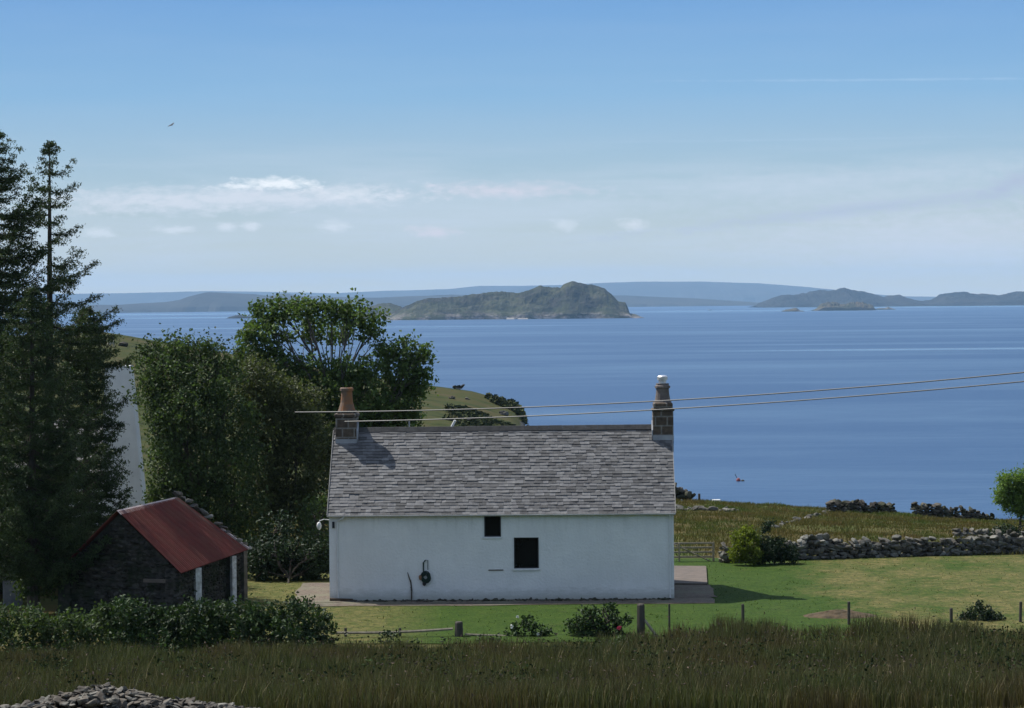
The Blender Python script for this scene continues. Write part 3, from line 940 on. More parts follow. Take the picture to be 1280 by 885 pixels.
def conifer(label, px, D, ytop, ybase, prof, dens=1.0, lean=0.0, gap=0.0, group='conifers at the left edge', tr=0.2, seed=1, m=None, droop=0.25, skip_low=0.0, extra=()):
    """prof: [(py, half width px left, half width px right)]"""
    r = np.random.default_rng(seed)
    base = P(px, ybase, D); base.z = gzf(base.x, D)
    top = P(px + lean, ytop, D)
    root = empty('conifer', base)
    tag(root, label, 'conifer', group)
    H = top.z - base.z
    tb = MB()
    tb.tube([base + (top - base) * t - Vector((0, 0, 0.3 * (1 - t))) for t in np.linspace(0, 1, 9)], [tr * (1 - t) ** 0.8 + 0.015 for t in np.linspace(0, 1, 9)], 7)
    C = []
    prof = np.array(prof, float)
    k = F / D
    z = top.z - 0.15
    while z > base.z + 0.8:
        py = ytop + (top.z - z) * k
        wl = np.interp(py, prof[:, 0], prof[:, 1]) / k; wr = np.interp(py, prof[:, 0], prof[:, 2]) / k
        nb = 4 if gap > .2 else 6
        a0 = r.uniform(0, 6.3)
        for i in range(nb):
            if r.random() < gap: continue
            a = a0 + i * 2 * math.pi / nb + r.normal(0, 0.25)
            cx = math.cos(a)
            w = wr if cx > 0 else wl
            w = (w * abs(cx) + 0.5 * (wl + wr) * (1 - abs(cx)))
            L = w * r.uniform(0.45 if gap > .2 else .55, 1.08)
            if L < 0.06: continue
            t_ = (top.z - z) / H
            p0 = base + (top - base) * (1 - t_)
            rise = 0.5 * (1 - t_) ** 2 - 0.05
            n = max(3, int(L / 0.16))
            pts = []
            for s in range(n + 1):
                u = s / n
                pts.append(Vector((p0.x + math.cos(a) * L * u, p0.y + math.sin(a) * L * u,
                                   z + L * (rise * u - droop * math.sin(u * math.pi) * 0.9 + droop * 0.7 * u * u)) ) + Vector(r.normal(0, 0.02, 3)))
            tb.tube(pts, [max(0.008, 0.018 * L * (1 - u / (n + 1.0)) + 0.006) for u in range(n + 1)], 4, cap=False)
            # twigs carry the needles
            for s in range(1 if L < 1.2 else 2, n + 1):
                u = s / n
                tw = (0.16 + 0.50 * (1 - abs(u - 0.55) * 1.2)) * min(1.0, 0.30 + L * 0.40)
                for sd_ in (-1, 1):
                    if r.random() > 0.9 * dens: continue
                    da = a + sd_ * r.uniform(0.7, 1.2)
                    q0 = pts[s]
                    dv = np.array([math.cos(da), math.sin(da), -0.10 + r.normal(0, .12)])
                    m_ = int(11 * dens * (0.6 + tw * 2))
                    tt = r.uniform(0, 1, m_)[:, None]
                    C.append(np.array(tuple(q0)) + dv * tt * tw + r.normal(0, 1, (m_, 3)) * np.array([.07, .07, .045]) - np.array([0, 0, 1]) * (tt ** 2) * tw * 0.25)
                m2 = int(5 * dens)
                C.append(np.array(tuple(pts[s])) + r.normal(0, 0.06, (m2, 3)))
        z -= r.uniform(0.30, 0.52) * (1 + (1.1 if gap > .2 else .15) * min(1, max(0, (top.z - z - .8) / 2)))
    for (py_e, lpx, tilt_) in extra:             # long single boughs
        z_ = top.z - (py_e - ytop) / k + 0.0
        L = abs(lpx) / k; sg = 1 if lpx > 0 else -1
        zz0 = z_ - tilt_ * L
        tt_ = (top.z - zz0) / H; p0 = base + (top - base) * (1 - tt_)
        n = int(L / .14); pts = [Vector((p0.x + sg * L * u, p0.y - L * .25 * u, zz0 + tilt_ * L * u ** 1.4 - .12 * math.sin(u * 3.1) * L)) + Vector(r.normal(0, .02, 3)) for u in np.linspace(0, 1, n + 1)]
        tb.tube(pts, [max(.010, .035 * (1 - u)) for u in np.linspace(0, 1, n + 1)], 5, cap=False)
        for s in range(n // 4, n + 1):
            u = s / n; tw = .42 * (1 - .55 * abs(u - .6))
            for sd_ in (-1, 1):
                for rp in range(2):
                    dv = np.array([sg * .6 + r.normal(0, .3), sd_ * r.uniform(.3, 1), r.uniform(-.45, .35)])
                    m_ = 11; tt = r.uniform(0, 1, m_)[:, None]
                    C.append(np.array(tuple(pts[s])) + dv * tt * tw + r.normal(0, .05, (m_, 3)))
    tb.build('trunk', M_bark, root)
    C = np.concatenate(C)
    V, Fq = leaf_quads(C, 0.125, 0.32, up=0.1)
    MB().add(V, Fq).build('crown', m or M_conif, root)
    return root


conifer('tall thin conifer with a sparse pointed top, standing alone against the sky', 62, 106, 176, 720,
        [(176, 1, 1), (190, 8, 9), (206, 16, 18), (222, 28, 32), (240, 30, 30), (262, 34, 26), (300, 40, 34), (328, 42, 64), (350, 46, 40), (372, 56, 74), (400, 66, 92), (430, 75, 80), (470, 85, 74), (540, 90, 84), (640, 95, 95), (720, 80, 90)],
        dens=1.25, gap=0.22, seed=5, tr=0.24, extra=[(328, 57, .35), (352, 30, -.2), (386, 84, .25), (402, 88, .05), (412, -60, .1), (300, -40, .3), (232, 30, .25), (258, -34, .3), (285, 34, .2), (372, -60, .3), (370, 60, .1), (420, 80, 0), (438, 84, .05)])
conifer('conifer cut by the left edge of the picture, top among the highest branches', -4, 104, 166, 720,
        [(166, 1, 1), (185, 14, 20), (215, 24, 28), (245, 40, 44), (280, 55, 74), (330, 66, 74), (380, 84, 90), (450, 95, 100), (560, 100, 100), (720, 100, 100)],
        extra=[(255, 52, .3), (300, 76, .25), (318, 60, .1), (345, 88, .2), (385, 90, .15), (415, 96, .1), (215, 34, .3)], dens=1.35, gap=0.10, seed=8, tr=0.26)
conifer('squat dense conifer filling the space below the sparse one, in front of the white building', 108, 109, 385, 720,
        [(385, 1, 1), (410, 24, 26), (440, 44, 50), (458, 44, 22), (500, 56, 40), (540, 66, 46), (600, 74, 54), (660, 80, 60), (720, 74, 54)],
        dens=1.9, gap=0.0, seed=11, tr=0.2, extra=[(452, 52, .0), (446, 58, .12), (468, -40, 0), (500, 48, .1), (530, 44, -.1), (560, 46, .05), (612, 54, .05)])
conifer('broad dark conifer low at the left edge, its boughs hanging over the shed gable', 40, 95.5, 360, 740,
        [(360, 1, 1), (390, 20, 20), (440, 44, 40), (520, 62, 64), (600, 80, 92), (650, 88, 98), (690, 80, 90), (712, 60, 60), (722, 6, 6), (760, 4, 4)],
        dens=1.8, gap=0.0, seed=14, tr=0.2)
conifer('conifer outside the left edge with only its branch tips in the picture', -75, 103, 230, 720,
        [(230, 1, 1), (300, 40, 50), (400, 70, 84), (520, 90, 100), (720, 100, 100)], dens=1.4, gap=0.0, seed=17, tr=0.22)


tree('shrub', 'dark ivy-like undergrowth under the conifers behind the whitewashed pillar', 'shrub', tuple(P(30, 745, 105)),
     [(x_, y_, 105, .8) for x_ in (-20, 5, 30, 55) for y_ in (640, 670, 700, 728)], M_dark, M_bark, 0.15, 60, 16, .15, tr=0.05, fork=0.1, limbs=False)


def hedge_blobs(x0, x1, ytop, ybot, D, r, step):
    out = []
    x = x0
    while x < x1:
        yt = ytop + rng.normal(0, 5) + 7 * math.sin(x / 23.0) * math.sin(x / 9.1)
        y = yt + r * 36 * 0.8
        while y < ybot:
            out.append((x + rng.normal(0, 3), y, D + rng.normal(0, .5) - (y - yt) * 0.01, r * rng.uniform(.8, 1.15)))
            y += r * 36 * 1.1
        x += step
    return out


tree('shrub', 'dark scrub between the shed gable and the whitewashed pillar', 'shrub', tuple(P(48, 745, 97)), [(40, 705, 97, .6), (60, 712, 97, .6), (50, 730, 97, .6), (72, 735, 96, .5), (30, 735, 97, .5)],
     M_dark, M_bark, 0.14, 90, 13, .11, tr=0.04, fork=0.1, limbs=False)
hb = hedge_blobs(-10, 150, 760, 826, 86.8, 0.5, 14)
tree('rose_hedge', 'dark rose hedge along the foot of the shed, left half in deep shade', 'hedge', tuple(P(70, 815, 88)), hb, M_dark, M_bark, 0.13, 90, 12, .11, tr=0.04, fork=0.1, limbs=False)
hb = hedge_blobs(150, 395, 755, 824, 86.8, 0.55, 15) + [(385, 765, 88.5, .5), (405, 785, 88, .45), (415, 800, 88, .3)]
tree('rose_hedge', 'leafy green rose hedge below the white shed posts, its right end rounded', 'hedge', tuple(P(285, 815, 88)), hb, M_hedge, M_bark, 0.14, 90, 13, .11, tr=0.04, fork=0.1, limbs=False)
rose = bpy.data.objects
M_pink = mat('pink_petal', (0.55, 0.08, 0.14), (0.45, 0.05, 0.1), scale=5)
M_white = mat('white_petal', (0.75, 0.75, 0.70), (0.65, 0.65, 0.6), scale=5)

s1 = tree('rose_bush', 'rose bush with a few white flowers beside the wooden rail fence', 'bush', tuple(P(660, 800, 90)),
          [(650, 783, 90, .28), (662, 779, 90, .3), (675, 788, 90, .28), (640, 793, 90, .25), (660, 795, 90, .3), (686, 795, 90, .22)], M_hedge, M_bark, 0.11, 190, 12, .07, tr=0.03, fork=0.1)
for (px, py) in ((647, 771), (640, 783), (673, 793)):
    c = P(px, py, 89.6); b = MB(); V, Fq = leaf_quads(np.array(tuple(c)) + rng.normal(0, .025, (14, 3)), .07, .9); b.add(V, Fq).build('flower', M_white, s1)
s2 = tree('rose_bush', 'taller rounded rose bush with one pink flower left of the thick brown post', 'bush', tuple(P(750, 805, 90)),
          [(720, 782, 90, .4), (738, 772, 90, .45), (760, 770, 90.2, .45), (776, 778, 90, .35), (725, 795, 90, .35), (748, 792, 90, .45), (772, 797, 90, .4)], M_hedge, M_bark, 0.12, 170, 13, .08, tr=0.03, fork=0.1)
c = P(773, 785, 89.4); b = MB(); V, Fq = leaf_quads(np.array(tuple(c)) + rng.normal(0, .03, (20, 3)), .08, .9); b.add(V, Fq).build('flower', M_pink, s2)
tree('weeds', 'dark leafy weeds growing up through the low rail fence', 'weeds', tuple(P(480, 815, 88.6)), [(x_, y_, 88.8, r_) for x_, y_, r_ in ((440, 812, .25), (465, 808, .3), (488, 800, .35), (510, 808, .25), (535, 812, .25), (556, 808, .25), (478, 812, .35), (600, 806, .28), (625, 802, .3), (520, 812, .3))],
     M_shrub, M_bark, 0.10, 190, 12, .08, tr=0.02, fork=0.1, limbs=False)
tree('shrub', 'very dark low shrub in the rushes under the taller rose bush', 'shrub', tuple(P(772, 828, 86)), [(765, 812, 86, .35), (780, 805, 86.5, .35), (772, 822, 86, .35), (700, 812, 87, .3), (668, 812, 87, .3)],
     M_dark, M_bark, 0.10, 190, 12, .07, tr=0.03, fork=0.1)
tree('shrub', 'lone dark shrub with a spiky top at the right end of the lawn', 'shrub', tuple(P(1226, 790, 93)), [(1210, 775, 93, .35), (1226, 768, 93, .45), (1243, 776, 93, .38), (1220, 782, 93, .4), (1238, 784, 93, .35), (1223, 755, 93, .16)],
     M_shrub, M_bark, 0.09, 420, 12, .07, tr=0.03, fork=0.1)
tree('shrub', 'yellow-green shrub in front of the stub of wall by the gate', 'shrub', tuple(P(932, 703, 112.5)), [(924, 672, 112.5, .35), (934, 665, 112.6, .3), (942, 674, 112.5, .3), (930, 682, 112.3, .45), (922, 692, 112.3, .4), (940, 694, 112.2, .45)],
     M_yellow, M_bark, 0.10, 420, 12, .07, tr=0.03, fork=0.1)
tree('shrub', 'dark blue-green shrub between the yellow-green one and the long wall', 'shrub', tuple(P(968, 700, 113)), [(958, 678, 113, .4), (972, 682, 113, .45), (985, 690, 113, .35), (960, 692, 112.7, .45), (975, 694, 112.7, .4), (957, 660, 113.2, .22), (962, 654, 113.2, .15), (990, 697, 112.6, .3), (950, 697, 112.6, .4)],
     M_shrub, M_bark, 0.10, 420, 12, .07, tr=0.03, fork=0.1)
tree('small_tree', 'small bright green round tree at the right edge behind the ruins', 'tree', tuple(P(1276, 660, 150)), [(1262, 604, 150, .8), (1275, 598, 150, .7), (1258, 618, 150, .8), (1276, 618, 150, .9), (1266, 630, 150, .7), (1290, 608, 150, .8), (1292, 625, 150, .8), (1282, 640, 150, .6), (1283, 583, 150, .25)],
     M_bright, M_bark, 0.13, 150, 18, .13, tr=0.08, fork=0.3)
tree('shrub', 'low green bush at the foot of the small tree at the right edge', 'shrub', tuple(P(1258, 690, 128)), [(1250, 668, 128, .5), (1262, 664, 128, .5), (1275, 668, 128, .5)], M_shrub, M_bark, 0.12, 120, 12, .08, tr=0.03, fork=0.1)

# ------------------------------------------------------------------ tall grass and rushes
def blades(name, pts, h, wid, m, lean=0.25, tri=False):
    n = len(pts)
    z0 = gz(pts[:, 0], pts[:, 1])
    B = np.stack([pts[:, 0], pts[:, 1], z0 - 0.03], 1)
    a = rng.uniform(0, 2 * np.pi, n)
    side = np.stack([np.cos(a), np.sin(a), np.zeros(n)], 1) * (wid * rng.uniform(.6, 1.4, n))[:, None] * 0.5
    ln = rng.normal(0, lean, (n, 2)) * h[:, None]
    top = B + np.stack([ln[:, 0], ln[:, 1], h], 1)
    mid = B + np.stack([ln[:, 0] * .3, ln[:, 1] * .3, h * .55], 1)
    V = np.stack([B - side, B + side, mid + side * .8, mid - side * .8, top + side * .1], 1).reshape(-1, 3)
    i = np.arange(n)[:, None] * 5
    b = MB(); b.add(V, [i + np.array([0, 1, 2, 3]), i + np.array([3, 2, 4])])
    return b.build(name, m)


M_rush = mat('rush_blades', (0.092, 0.096, 0.040), (0.046, 0.060, 0.024), scale=0.25, rough=0.75, island=0.5, trans=0.16, spec=0.12, c3=(0.090, 0.072, 0.036), s3=0.5)
M_seed = mat('seed_heads', (0.11, 0.085, 0.06), (0.08, 0.062, 0.05), scale=1, rough=0.9, island=0.4, spec=0.05)
M_tuft = mat('tussock_blades', (0.110, 0.104, 0.034), (0.130, 0.092, 0.040), scale=0.6, rough=0.85, island=0.25, trans=0.15, spec=0.05, c3=(0.080, 0.108, 0.030), s3=0.35, stretch=(1, .35, 1))

N = 330000
px_ = rng.uniform(-27, 27, N); py_ = 55 + (rng.uniform(0, 1, N)) * 35.5
dens = fbm(px_ / 1.6, py_ / 2.2, 4)
clump = fbm(px_ / 0.7 + 40, py_ / 0.9, 3)
edge = np.interp(px_, [-9, -4, 3.5, 7.0], [84.0, 85.6, 87.0, 90.2]) + fbm(px_ / 1.0, px_ * 0, 3) * 4.5
ok = (clump > -0.16 - 0.2 * rng.random(N)) & (py_ < edge)
px_, py_, dens = px_[ok], py_[ok], dens[ok]
hh = 0.55 + dens * 0.9 + rng.normal(0, 0.10, len(px_))
hh += np.where((px_ > 6.5) & (px_ < 15.5) & (py_ > 86), 0.36 * np.clip(fbm(px_ / 0.8, py_ / 3) * 7 - 0.1, -.7, 1.3), 0)
hh = np.minimum(hh, np.interp(px_, [-5, 4, 7], [0.46, 0.5, 1.2]) + np.clip(82 - py_, 0, 1) + rng.normal(0, .08, len(hh)) + np.clip(fbm(px_ / .9 + 5, py_ / 2, 3), -.15, .5) * 1.1)
hh = np.where((px_ > 15.5) & (py_ > 84), hh * .75, hh)
hh = np.where((px_ > 6) & (py_ > 87.0), hh * .74, hh)
hh = np.clip(hh, 0.15, 1.15)
tag(blades('rushes', np.stack([px_, py_], 1), hh, 0.022, M_rush, 0.16), kind='stuff')
k = (rng.random(len(px_)) < 0.10) & (fbm(px_ / 2.5 + 9, py_ / 3, 3) > -.05)
tag(blades('straw_stems', np.stack([px_[k], py_[k]], 1), hh[k] * 1.08 + .04, 0.016, mat('straw_stem', (0.20, 0.165, 0.085), (0.13, 0.11, 0.055), scale=.5, island=.4, trans=.1, spec=.1), 0.22), kind='stuff')
wx = rng.uniform(-24, 24, 900); wy = rng.uniform(60, 88, 900); wk = fbm(wx / 2.2, wy / 2.5, 3) > .08; wx, wy = wx[wk], wy[wk]
W = np.repeat(np.stack([wx, wy, gz(wx, wy) + rng.uniform(.3, .65, len(wx))], 1), 26, 0); W = W + rng.normal(0, 1, W.shape) * np.array([.22, .22, .16])
V, Fq = leaf_quads(W, 0.10, .6)
tag(MB().add(V, Fq).build('broadleaf_weeds', mat('weed_leaf', (0.040, 0.060, 0.022), (0.024, 0.036, 0.015), scale=.9, rough=.9, island=.4, spec=.03)), kind='stuff')
k = rng.random(len(px_)) < 0.012
sp = np.stack([px_[k], py_[k]], 1); sh = hh[k] * 1.12 + 0.08
zz = gz(sp[:, 0], sp[:, 1]) + sh
V, Fq = leaf_quads(np.stack([sp[:, 0], sp[:, 1], zz], 1) + rng.normal(0, .03, (len(zz), 3)), 0.10, .35)
tag(MB().add(V, Fq).build('seed_heads', M_seed), kind='stuff')

# rough field behind the walls
N = 230000
fx = rng.uniform(-30, 42, N); fy = rng.uniform(116, 189, N)
okf = ~((fx < 6.3) & (fy < 130) & (fx > -8))
fx, fy = fx[okf], fy[okf]
fh = np.clip(0.20 + fbm(fx / 1.5, fy / 14) * 0.35 + rng.normal(0, .05, len(fx)), 0.05, .5)
tag(blades('field_grass', np.stack([fx, fy], 1), fh, 0.035, M_tuft, 0.35), kind='stuff')
# heather and bracken on the hillside
N = 60000
gx = rng.uniform(-40, 8, N); gy = rng.uniform(225, 455, N); gk = fbm(gx / 9, gy / 20, 4) + np.clip((gx + 9) / 14, -.25, .14)
okh = gk > 0.09; gx, gy = gx[okh], gy[okh]
gzz = gz(gx, gy); okh = gzz > -16; gx, gy, gzz = gx[okh], gy[okh], gzz[okh]
V, Fq = leaf_quads(np.stack([gx, gy, gzz + rng.uniform(0, .6, len(gx))], 1), 0.9, .8, up=.5)
tag(MB().add(V, Fq).build('heather', mat('heather_leaf', (0.045, 0.06, 0.022), (0.06, 0.062, 0.028), scale=.15, rough=.9, island=.35, spec=.05)), kind='stuff')
# short grass over the lawn so that it is not a clean sheet
N = 120000
lx = rng.uniform(-13, 26, N); ly = rng.uniform(88.3, 115.5, N)
okl = ~((lx > -8.1) & (lx < 7.4) & (ly > 98.3) & (ly < 112.5))
lx, ly = lx[okl], ly[okl]
M_lawnb = mat('lawn_blades', (0.027, 0.056, 0.0075), (0.040, 0.070, 0.011), scale=1.2, rough=0.85, island=0.25, trans=0.2, spec=0.1, extra=lawn_extra)
lh = np.clip(0.03 + np.abs(fbm(lx / 0.8, ly / 1.0)) * 0.20 + (rng.random(len(lx)) < .03) * .07, 0.02, 0.2)
tag(blades('lawn_grass', np.stack([lx, ly], 1), lh, 0.03, M_lawnb, 0.5), kind='stuff')
# earth mound on the lawn
M_earth = mat('bare_earth', (0.10, 0.07, 0.04), (0.045, 0.035, 0.02), scale=3, rough=0.95, bump=0.8, bscale=10)
u, v = np.meshgrid(np.linspace(-1, 1, 30), np.linspace(-1, 1, 16))
cm = P(1048, 770, 94.6)
rr = np.clip(1 - u * u - v * v, 0, 1)
Zm = gz(cm.x + u * 1.5, 94.3 + v * .9) + rr * 0.22 * (1 + fbm(u * 3, v * 3)) - 0.02 - (rr == 0) * 0.1
tag(MB().add(*grid(cm.x + u * 1.5, 94.3 + v * .9, Zm)).build('earth_mound', M_earth), 'low bare brown earth mound on the lawn behind a thin fence post', 'mound')

# ------------------------------------------------------------------ cottage
HX, HY = (411.5 + 843) / 2, 100.0
hp = P(627.3, 751.5, 100.0)
hp.z = 0.0
ROTH = -R(1.2)
HW = 6.54; DEP = 6.1; EZ = 3.40; RZ = 6.42
house = empty('cottage', (hp.x, hp.y, 0), ROTH)
tag(house, 'long white cottage with a grey slate roof and a chimney at each end', 'cottage')
def wall_extra(t, col, tcn):
    x, y, z = t.sep(tcn.outputs['Object'])
    n = t.noise(t.scl(tcn.outputs['Object'], (5, 5, 0.6)), 1.0, 5, .65)
    top = t.m('DIVIDE', t.m('SUBTRACT', z, 2.5), 0.9, clamp=True)
    st_ = t.m('MULTIPLY', t.ramp(n, [(.50, 0.), (.68, 1.)]), t.m('MULTIPLY_ADD', top, .32, .05))
    c = t.mix(st_, col, (.42, .42, .38))
    n2 = t.noise(t.scl(tcn.outputs['Object'], (1.4, 1, 5)), 1.5, 5, .7)
    low = t.m('SUBTRACT', 1.0, t.m('DIVIDE', z, t.m('MULTIPLY_ADD', n2, .9, .05)), clamp=True)
    c = t.mix(t.m('MULTIPLY', low, .75), c, (.30, .31, .24))
    sp = t.noise(tcn.outputs['Object'], 34, 3, .7)
    return t.mix(t.ramp(sp, [(.34, .30), (.46, 0.)]), c, (.45, .45, .42))


M_render = mat('white_render', (0.86, 0.85, 0.82), (0.79, 0.785, 0.765), scale=1.2, rough=0.9, bump=0.7, bscale=11, bdist=0.04, c3=(0.77, 0.765, 0.74), s3=0.5, spec=0.15, extra=wall_extra)


def lx_(px, y=0.0):      # house-local x for a photo column on the front wall
    return (px - 627.3) / (F / 100.0)


def lz_(py, px=627):
    hor = HOR + (640 - px) * 0.0087
    return CAMZ - 100.0 * (py - hor) / F


w1 = (lx_(606), lx_(627), lz_(671.5), lz_(644.5)); w2 = (lx_(643), lx_(674), lz_(711.5), lz_(672.5))
b = MB()
xb = [-HW, w1[0], w1[1], w2[0], w2[1], HW]
zb = sorted([-0.3, w2[2], w2[3], w1[2], w1[3], EZ])
wins = (w1, w2)
for i in range(5):
    for j in range(5):
        xc, zc = (xb[i] + xb[i + 1]) / 2, (zb[j] + zb[j + 1]) / 2
        if any(W[0] < xc < W[1] and W[2] < zc < W[3] for W in wins): continue
        b.add([[xb[i], 0, zb[j]], [xb[i + 1], 0, zb[j]], [xb[i + 1], 0, zb[j + 1]], [xb[i], 0, zb[j + 1]]], np.array([[0, 1, 2, 3]]))
for W in wins:
    x0, x1, z0, z1 = W; d = 0.16
    b.add([[x0, 0, z0], [x1, 0, z0], [x1, 0, z1], [x0, 0, z1], [x0, d, z0], [x1, d, z0], [x1, d, z1], [x0, d, z1]],
          np.array([[0, 4, 5, 1], [1, 5, 6, 2], [2, 6, 7, 3], [3, 7, 4, 0]]))
for sx_ in (-1, 1):
    x = sx_ * HW
    pts = [[x, 0, -0.3], [x, DEP, -0.3], [x, DEP, EZ], [x, DEP / 2, RZ - 0.06], [x, 0, EZ]]
    b.add(pts, np.array([[0, 1, 2, 3, 4]] if sx_ > 0 else [[4, 3, 2, 1, 0]]))
b.add([[-HW, DEP, -.3], [HW, DEP, -.3], [HW, DEP, EZ], [-HW, DEP, EZ]], np.array([[3, 2, 1, 0]]))
b.build('wall', M_render, house, local=True)

M_glass = mat('dark_glass', (0.006, 0.007, 0.008), (0.005, 0.006, 0.006), scale=1, rough=0.08, spec=0.22)
M_frame = mat('white_paint', (0.74, 0.74, 0.72), (0.66, 0.66, 0.64), scale=5, rough=0.6)
M_frameb = mat('dark_window_paint', (0.035, 0.035, 0.038), (0.022, 0.022, 0.025), scale=5, rough=0.5)
for n_, W in enumerate(wins):
    x0, x1, z0, z1 = W
    wf = MB()
    f_ = 0.045
    wf.box(x0, x0 + f_, 0.10, 0.15, z0, z1); wf.box(x1 - f_, x1, 0.10, 0.15, z0, z1)
    wf.box(x0 + f_, x1 - f_, 0.10, 0.15, z0, z0 + f_); wf.box(x0 + f_, x1 - f_, 0.10, 0.15, z1 - f_, z1)
    wo_ = wf.build('window', M_frameb, house, local=True)
    if n_ == 0:
        tag(wo_, 'small window tucked under the eaves')
    else:
        tag(wo_, 'larger square window lower in the wall')
    MB().box(x0 + f_, x1 - f_, 0.125, 0.135, z0 + f_, z1 - f_).build('pane', M_glass, wo_, local=True)
    s_ = MB()
    s_.bevbox(x0 - 0.07, x1 + 0.05, -0.055 if n_ else -0.035, 0.10, z0 - 0.075, z0 - 0.002, 0.01)
    s_.build('sill', M_frame, wo_, local=True)
    s_ = MB()
    s_.box(x0 - 0.06, x0 - 0.004, -0.014, 0.0, z0, z1)
    s_.build('surround', M_frame, wo_, local=True)
    MB().box(x1 + 0.004, x1 + 0.05, -0.014, 0.0, z0, z1).build('surround', M_frame, wo_, local=True)
# blocked opening and its sill line
b = MB()
x0, x1, z0, z1 = lx_(611.5), lx_(629), lz_(712), lz_(684)
MB().box(x0 - .02, x1 + .02, -0.03, 0.002, z0 - 0.05, z0 - .012).build('ledge', M_conc, house, local=True)

# slates
M_slate = mat('slate', (0.130, 0.129, 0.130), (0.092, 0.091, 0.094), scale=3, rough=0.6, island=0.42, bump=0.25, bscale=20, bdist=0.006, c3=(0.15, 0.149, 0.146), s3=6, spec=0.2)
SL = math.hypot(DEP / 2 + 0.12, RZ - EZ + 0.05)
ang = math.atan2(RZ - EZ, DEP / 2)
for side in (0, 1):
    b = MB()
    exp_ = 0.155
    rows = int(SL / exp_) + 1
    for r_ in range(rows):
        s0 = r_ * exp_
        x = -HW - 0.06 - rng.uniform(0, 0.15)
        xe = HW + 0.06
        hrow = exp_ * 2.0
        while x < xe:
            wdt = rng.uniform(0.17, 0.42)
            xa, xb_ = max(x, -HW - 0.05), min(x + wdt - 0.004, xe)
            if xb_ - xa > 0.03:
                th = rng.uniform(0.010, 0.028)
                jz = rng.normal(0, 0.004); js = rng.normal(0, 0.009)
                tl = rng.normal(0, 0.003)
                sa, sb = s0 + js, min(s0 + hrow, SL)
                # local: along slope s, height off slope n
                def pt(xx, s_, n_):
                    yy = -0.12 + s_ * math.cos(ang) - n_ * math.sin(ang)
                    z_ = EZ - 0.05 + 0.05 + s_ * math.sin(ang) - 0.12 * math.tan(ang) + n_ * math.cos(ang)
                    if side: yy = DEP - yy
                    return [xx, yy, z_]
                n0 = 0.016; n1 = 0.0
                pts = [pt(xa, sa, n0 + tl), pt(xb_, sa, n0 - tl), pt(xb_, sb, n1), pt(xa, sb, n1),
                       pt(xa, sa, n0 + tl + th), pt(xb_, sa, n0 - tl + th), pt(xb_, sb, n1 + 0.003), pt(xa, sb, n1 + .003)]
                if rng.random() > 0.002:
                    b.add(pts, MB.BOXF)
            x += wdt
    ro = b.build('slates' if side == 0 else 'rear_slates', M_slate, house, local=True)
# roof boarding under the slates
b = MB()
for side in (0, 1):
    def pt(xx, s_, n_):
        yy = -0.10 + s_ * math.cos(ang) - n_ * math.sin(ang); z_ = EZ + s_ * math.sin(ang) - 0.10 * math.tan(ang) + n_ * math.cos(ang)
        if side: yy = DEP - yy
        return [xx, yy, z_]
    e_ = HW + 0.03
    b.hexa([pt(-e_, 0, -0.03), pt(e_, 0, -0.03), pt(e_, SL - .06, -0.03), pt(-e_, SL - .06, -0.03), pt(-e_, 0, -0.006), pt(e_, 0, -0.006), pt(e_, SL - .06, -.006), pt(-e_, SL - .06, -.006)])
M_board = mat('roof_board', (0.05, 0.05, 0.055), (0.035, 0.035, 0.04), scale=3)
b.build('roof_board', M_board, house, local=True)
# verges: mortar edge
M_mortar = mat('mortar', (0.36, 0.35, 0.33), (0.24, 0.235, 0.225), scale=4, rough=0.95, bump=0.4)
for sx_ in (-1, 1):
    b = MB()
    xa, xb_ = (-HW - 0.075, -HW - 0.052) if sx_ < 0 else (HW + 0.062, HW + 0.085)
    for side in (0, 1):
        def pt(xx, s_, n_):
            yy = -0.12 + s_ * math.cos(ang) - n_ * math.sin(ang); z_ = EZ + s_ * math.sin(ang) - 0.12 * math.tan(ang) + n_ * math.cos(ang)
            if side: yy = DEP - yy
            return [xx, yy, z_]
        b.hexa([pt(xa, 0, -0.05), pt(xb_, 0, -0.05), pt(xb_, SL - .05, -0.05), pt(xa, SL - .05, -0.05), pt(xa, 0, 0.055), pt(xb_, 0, 0.055), pt(xb_, SL - .05, .055), pt(xa, SL - .05, .055)])
    b.build('verge', M_mortar, house, local=True)
# ridge stones
M_ridge = mat('ridge_stone', (0.085, 0.082, 0.08), (0.055, 0.054, 0.053), scale=4, rough=0.9, bump=0.4, island=0.12)
b = MB(); x = -HW - 0.05
while x < HW:
    L = rng.uniform(0.42, 0.55); x1 = min(x + L - 0.004, HW + .05); dz = rng.normal(0, 0.002) + 0.02 * (x / HW)
    zr = RZ + 0.06 + dz
    b.add([[x, DEP / 2 - .17, zr - .16], [x1, DEP / 2 - .17, zr - .16], [x1, DEP / 2 + .17, zr - .16], [x, DEP / 2 + .17, zr - .16],
           [x, DEP / 2 - .05, zr + .02], [x1, DEP / 2 - .05, zr + .02], [x1, DEP / 2 + .05, zr + .02], [x, DEP / 2 + .05, zr + .02]], MB.BOXF)
    x += L
b.build('ridge', M_ridge, house, local=True)
